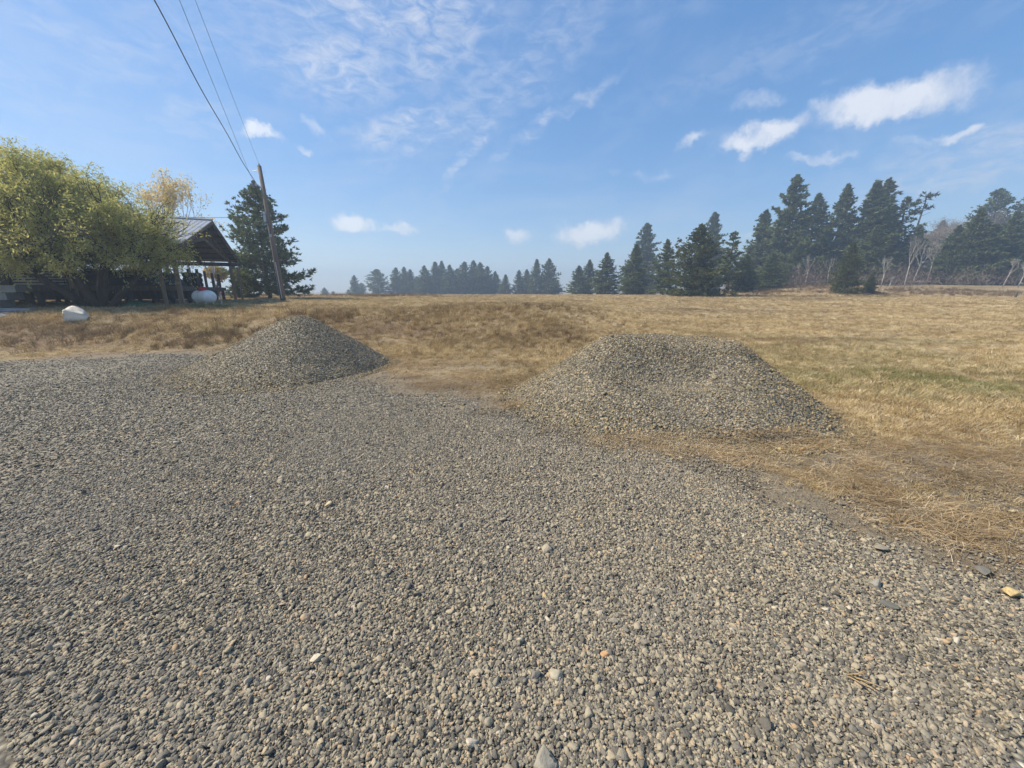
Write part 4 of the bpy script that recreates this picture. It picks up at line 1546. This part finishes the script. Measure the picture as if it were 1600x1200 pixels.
def heap(name, label, cat, mat, cx, cy, z0, rx, ry, h_, seed, rot=0.0):
    xs = np.linspace(-1.1, 1.1, 40)
    X, Y = np.meshgrid(xs, xs)
    q = np.maximum(0, 1 - (np.abs(X) ** 2.6 + np.abs(Y) ** 2.6))
    Z = h_ * q ** .45 * (.72 + .55 * fbm(X * 2.3 + seed, Y * 2.3, seed)) + .03 * (fbm(X * 9, Y * 9, seed + 3) - .5) * (q > 0)
    V = np.stack([X * rx, Y * ry, Z], -1).reshape(-1, 3)
    n = 40
    idx = np.arange(n * n).reshape(n, n)
    keep = (q > 0)[:-1, :-1] | (q > 0)[1:, 1:]
    F = np.stack([idx[:-1, :-1], idx[:-1, 1:], idx[1:, 1:], idx[1:, :-1]], -1)[keep]
    used = np.unique(F)
    rmap = np.full(n * n, -1); rmap[used] = np.arange(len(used))
    p = shw(cx, cy, z0)
    o = link(name, mesh_np(name, V[used], rmap[F], mat, True), None, p)
    o.rotation_euler = (0, 0, SH_ROT + rot)
    tag(o, label, cat)
    return o


heap('covered_pile', 'long heap under a wrinkled black tarp on the platform behind the willow', 'tarp heap', M_TARP, 1.6, 3.0, PZ, .95, 2.0, .72, 3)
heap('covered_pile', 'lower black tarped heap at the front corner of the platform', 'tarp heap', M_TARP, 4.6, 2.6, PZ, 1.2, 1.6, .80, 8)
heap('covered_pile', 'dark tarped heap at the back of the platform', 'tarp heap', M_TARP, 4.6, 8.0, PZ, 2.2, 2.6, 1.0, 14)
w_ = at_pix(216, 17.4)
o = heap('green_tarp', 'crumpled green tarp lying on the grass by the shed', 'tarp', M_GREEN, 0, 0, 0, .62, .42, .34, 21, -1.1)
o.location = w_


def crate(name, label, cat, mat, cx, cy, z0, s, rot, slats):
    root = link(name, None, None, shw(cx, cy, z0))
    root.rotation_euler = (0, 0, SH_ROT + rot)
    tag(root, label, cat)
    sx, sy, sz = s
    MB().box((0, 0, sz / 2), (sx * .94, sy * .94, sz * .96)).build('body', M_DARK, root)
    for i in range(slats):
        z = sz * (i + .5) / slats
        for sg in (-1, 1):
            MB().box((0, sg * (sy / 2 - .005), z), (sx, .03, sz / slats * .62)).build('slat', mat, root)
            MB().box((sg * (sx / 2 - .005), 0, z), (.03, sy - .08, sz / slats * .62)).build('slat', mat, root)
    return root


crate('slatted_crate', 'grey slatted crate on the platform left of the willow trunk', 'crate', M_GREYP, .98, 5.0, PZ, (.7, 1.6, .72), 0, 6)
crate('slatted_crate', 'small dark louvred crate beside the leftmost shed post', 'crate', M_DARK, .98, 6.35, PZ, (.7, .75, .75), 0, 7)
crate('machine_box', 'dark boxy machine standing on the platform seen between shed posts', 'machine', M_DARK, 6.2, 1.0, PZ, (.9, .9, .85), .2, 3)
# machinery with frame on the platform
mc = link('iron_machine', None, None, shw(8.6, 2.6, PZ))
mc.rotation_euler = (0, 0, SH_ROT)
tag(mc, 'dark angle-iron machine frame near the far corner of the platform', 'machine')
MB().box((0, 0, .22), (1.5, 1.1, .32)).build('body', M_DARK, mc)
for sx in (-.6, .6):
    MB().box((sx, 0, .75), (.06, .06, .8)).build('upright', M_DARK, mc)
MB().bar((-.6, 0, 1.12), (.9, 0, .35), .06, .06).build('brace', M_DARK, mc)
# weathered concrete blocks stacked at the left edge under the shed
bs = link('block_step', None, None, at_pix(-6, 15.6))
bs.rotation_euler = (0, 0, SH_ROT)
tag(bs, 'pale stepped stair block by the left picture edge under the shed', 'steps')
for i in range(3):
    MB().box((.2 + .1 * i, -.26 * i, .25 + .30 * i), (1.0, .5, .28)).build('step', M_GREYP, bs)

# low sheet stack at the left edge
st_ = link('sheet_stack', None, None, at_pix(14, 14.2))
st_.rotation_euler = (0, 0, .35)
tag(st_, 'flat blue-grey metal sheets lying on the grass at the left edge', 'sheets')
for i in range(3):
    MB().box((.05 * i, .04 * i, .04 + .055 * i), (1.35 - .15 * i, .6, .035)).build('sheet', M_BLUE, st_).rotation_euler = (0, .03 * (i - 1), .1 * i)


# white boulder and small stones on the bank
def boulder(name, label, u, t, sx, sy, sz, seed, mat, rot):
    V, F = stone_shape(seed, 4, .8, 14)
    V = V + .03 * np.stack([fbm(V[:, 0] * 4 + V[:, 2] * 3, V[:, 1] * 4 + i * 7, seed + i) - .5 for i in range(3)], -1)
    p = at_pix(u, t)
    o = link(name, mesh_np(name, V * np.array([sx, sy, sz]), F, mat, True), None, p + Vector((0, 0, sz * .42)))
    o.rotation_euler = rot
    tag(o, label, 'boulder')


boulder('boulder', 'big whitish boulder on the grass in front of the willow', 120, 13.1, .41, .33, .32, 411, M_ROCK, (0, .28, .15))
boulder('boulder', 'small pale rock at the left picture edge beside the metal sheets', 3, 13.2, .2, .16, .13, 412, M_ROCK, (0, 0, .5))
boulder('boulder', 'fist-sized pale rock on the grass left of the big boulder', 19, 13.2, .09, .08, .06, 413, M_ROCK, (0, 0, 1))


# propane tank
def tank():
    p = at_pix(322, 18.0)
    root = link('propane_tank', None, None, p)
    root.rotation_euler = (0, 0, R(-24))
    tag(root, 'white horizontal propane tank with a red lid by the shed', 'tank')
    r_, L = .29, .40
    prof = [(-L - r_ * .8 * math.cos(a), r_ * math.sin(a)) for a in np.linspace(0.02, math.pi / 2, 8)] + [(L + r_ * .8 * math.sin(a), r_ * math.cos(a)) for a in np.linspace(0, math.pi / 2 - .02, 8)]
    mb = MB().lathe(prof, 24)
    body = mb.build('body', M_TANK, root, True, (0, 0, .16 + r_))
    for x in (-.34, .34):
        for y in (-.15, .15):
            MB().box((x, y, .11), (.07, .05, .26)).build('leg', M_TANK, root)
    dome = [(0, .17), (.09, .17), (.15, .14), (.18, .08), (.19, .005)]
    MB().lathe(dome, 18, Matrix.Rotation(-math.pi / 2, 3, 'Y')).build('lid', M_RED, body, True, (.0, .0, r_ - .02))
    MB().lathe([(-.01, r_ + .004), (.01, r_ + .004)], 24).build('shade_line', M_GALV, body, True, (.03, 0, 0))  # thin grey band added for the shading boundary across the tank


tank()
p = at_pix(347, 20.0)
rr = link('standpipe', None, None, p)
tag(rr, 'thin standpipe with red handle right of the white tank', 'standpipe')
MB().tube([(0, 0, -.1), (0, 0, .62)], .03, 8).build('pipe', M_GALV, rr)
MB().bar((-.13, 0, .62), (.15, 0, .65), .04, .045).build('handle', M_RED, rr)


# ------------------------------------------------------------------ utility pole and wires
def pole():
    p = at_pix(443, 26.0)
    d = pix_dir(405, 259)
    # pole top: nearly over its foot, leaning slightly to the left
    t = (p.y + .0) / d.y
    top = Vector((d.x * t, p.y, CAM_Z + d.z * t))
    root = link('utility_pole', None, None, p)
    tag(root, 'weathered wooden utility pole leaning left in front of the dark pine', 'utility pole')
    ax = top - p
    q = lambda f, dx=0, dy=0: ax * f + Vector((dx, dy, 0))
    MB().tube([q(0) - Vector((0, 0, .3)), q(.3), q(.65), q(1)], [.165, .15, .13, .11], 12).build('shaft', M_POLE, root, True)
    MB().tube([q(.02, .02, -.17), q(.25, .02, -.165), q(.30, .01, -.17)], [.035, .035, .035], 6).build('conduit', M_GALV, root)
    MB().tube([q(.02, -.16, -.05), q(.40, -.15, -.03), q(.64, -.13, -.03)], .02, 6).build('ground_wire', M_GALV, root)
    MB().box(q(.64, -.19, -.06), (.17, .10, .62)).build('meter_box', M_GALV, root)
    MB().tube([q(.70, .17, 0), q(.70, .17, 0) + Vector((.04, 0, .45))], .025, 6).build('stub', M_WIRE, root)
    arm = MB().tube([q(.86, -.1), q(.86, -.1) + Vector((-.35, -.02, .05)), q(.86, -.1) + Vector((-.44, -.02, .08))], .045, 6)
    arm = arm.build('bracket_arm', M_GALV, root)
    a = q(.86, -.1) + Vector((-.46, -.02, -.12))
    ins = MB().lathe([(0, .03), (.05, .10), (.12, .06), (.18, .11), (.25, .06), (.30, .12), (.40, .13), (.46, .03)], 10, Matrix.Rotation(-math.pi / 2, 3, 'Y'))
    ins.build('insulator', M_CERAMIC, arm, True, a)
    b = q(.97, -.08)
    MB().tube([b, b + Vector((-.42, -.02, -.08))], .018, 6).build('tie_wire', M_GALV, root)
    MB().lathe([(0, .05), (.05, .05), (.09, .03), (.13, .03)], 8, Matrix.Rotation(-math.pi / 2, 3, 'Y')).build('insulator', M_CERAMIC, root, True, q(1.0))
    MB().box(q(.5, .0, -.15), (.14, .02, .18)).build('tag_plate', M_GALV, root)
    return p, ax


PB, PAX = pole()


def wire(name, label, A, B, sag, r_, wav=0.0, extra=2.2):
    """A at the pole, B a second point on the span; runs on past B to the next pole behind the camera"""
    C_ = A + (B - A) * extra
    L = (C_ - A).length
    pts = []
    n = 70
    for i in range(n + 1):
        f = i / n
        p = A.lerp(C_, f)
        p = p - Vector((0, 0, 4 * sag * f * (1 - f)))
        if wav:
            p = p + Vector((wav * math.sin(f * 23) * math.sin(f * 9 + .4), 0, wav * .7 * math.sin(f * 31 + 1)))
        pts.append(p - A)
    o = MB().tube(pts, r_, 6).build(name, M_WIRE, None, True, A)
    tag(o, label, 'cable', 'overhead wires running to the utility pole')


def wire_to(u, v, A, depth):
    d = pix_dir(u, v)
    return d * depth + Vector((0, 0, CAM_Z))


A1 = PB + PAX * .80 + Vector((-.12, -.05, 0))
A2 = PB + PAX * .86 + Vector((-.55, -.02, .2))
A3 = PB + PAX * 1.0 + Vector((0, 0, .1))
wire('overhead_cable', 'thick twisted overhead cable, leftmost of the three crossing the sky', A1, wire_to(245, 0, A1, 9.2), .25, .015, .05)
wire('overhead_wire', 'thin overhead wire, middle one of the three crossing the sky', A2, wire_to(283, 0, A2, 9.8), .15, .007)
wire('overhead_wire', 'faint thin overhead wire, rightmost of the three crossing the sky', A3, wire_to(307, 0, A3, 10.2), .12, .006)
S0 = PB + PAX * .66
S1 = shw(WID / 2, 3.0, EAVE + RISE + .75)
pts = [S0.lerp(S1, f / 20) - Vector((0, 0, 1.0 * f / 20 * (1 - f / 20))) - S0 for f in range(21)]
tag(MB().tube(pts, .012, 5).build('service_wire', M_WIRE, None, True, S0), 'thin sagging wire from the pole down to the shed ridge', 'cable')

# stakes at the field edge
for u, t, vt, w_, lab in [(1182, 49, 459, .05, 'thin grey stake at the far field edge left of the small forward pine'), (1586, 44, 456, .11, 'short crooked stump post at the far field edge on the right'),
                          (957, 62, 455, .06, 'thin fence stake in front of the bushy middle conifer')]:
    p = at_pix(u, t)
    h_ = max(.5, top_z(vt, p) - p.z)
    root = MB().tube([(0, 0, -.2), (.02, 0, h_ * .5), (h_ * .10, 0, h_)], [w_, w_ * .9, w_ * .7], 6).build('field_stake', M_WOOD, None, True, p)
    tag(root, lab, 'stake')

# ------------------------------------------------------------------ haze: one closed box of thin air round everything
hz = MB().box((0, 340, 17), (1500, 830, 42)).build('haze', None)
m = bpy.data.materials.new('haze')
m.use_nodes = True
N = NT(m.node_tree)
N.n.clear()
ho = N.new('ShaderNodeOutputMaterial')
pv = N.new('ShaderNodeVolumePrincipled')
pv.inputs['Color'].default_value = (.64, .80, 1.0, 1)
pv.inputs['Density'].default_value = 0.0023
pv.inputs['Anisotropy'].default_value = 0.25
N.l.new(pv.outputs[0], ho.inputs['Volume'])
hz.data.materials.append(m)
tag(hz, 'thin pale smoky haze over the field and wood', 'haze', kind='stuff')
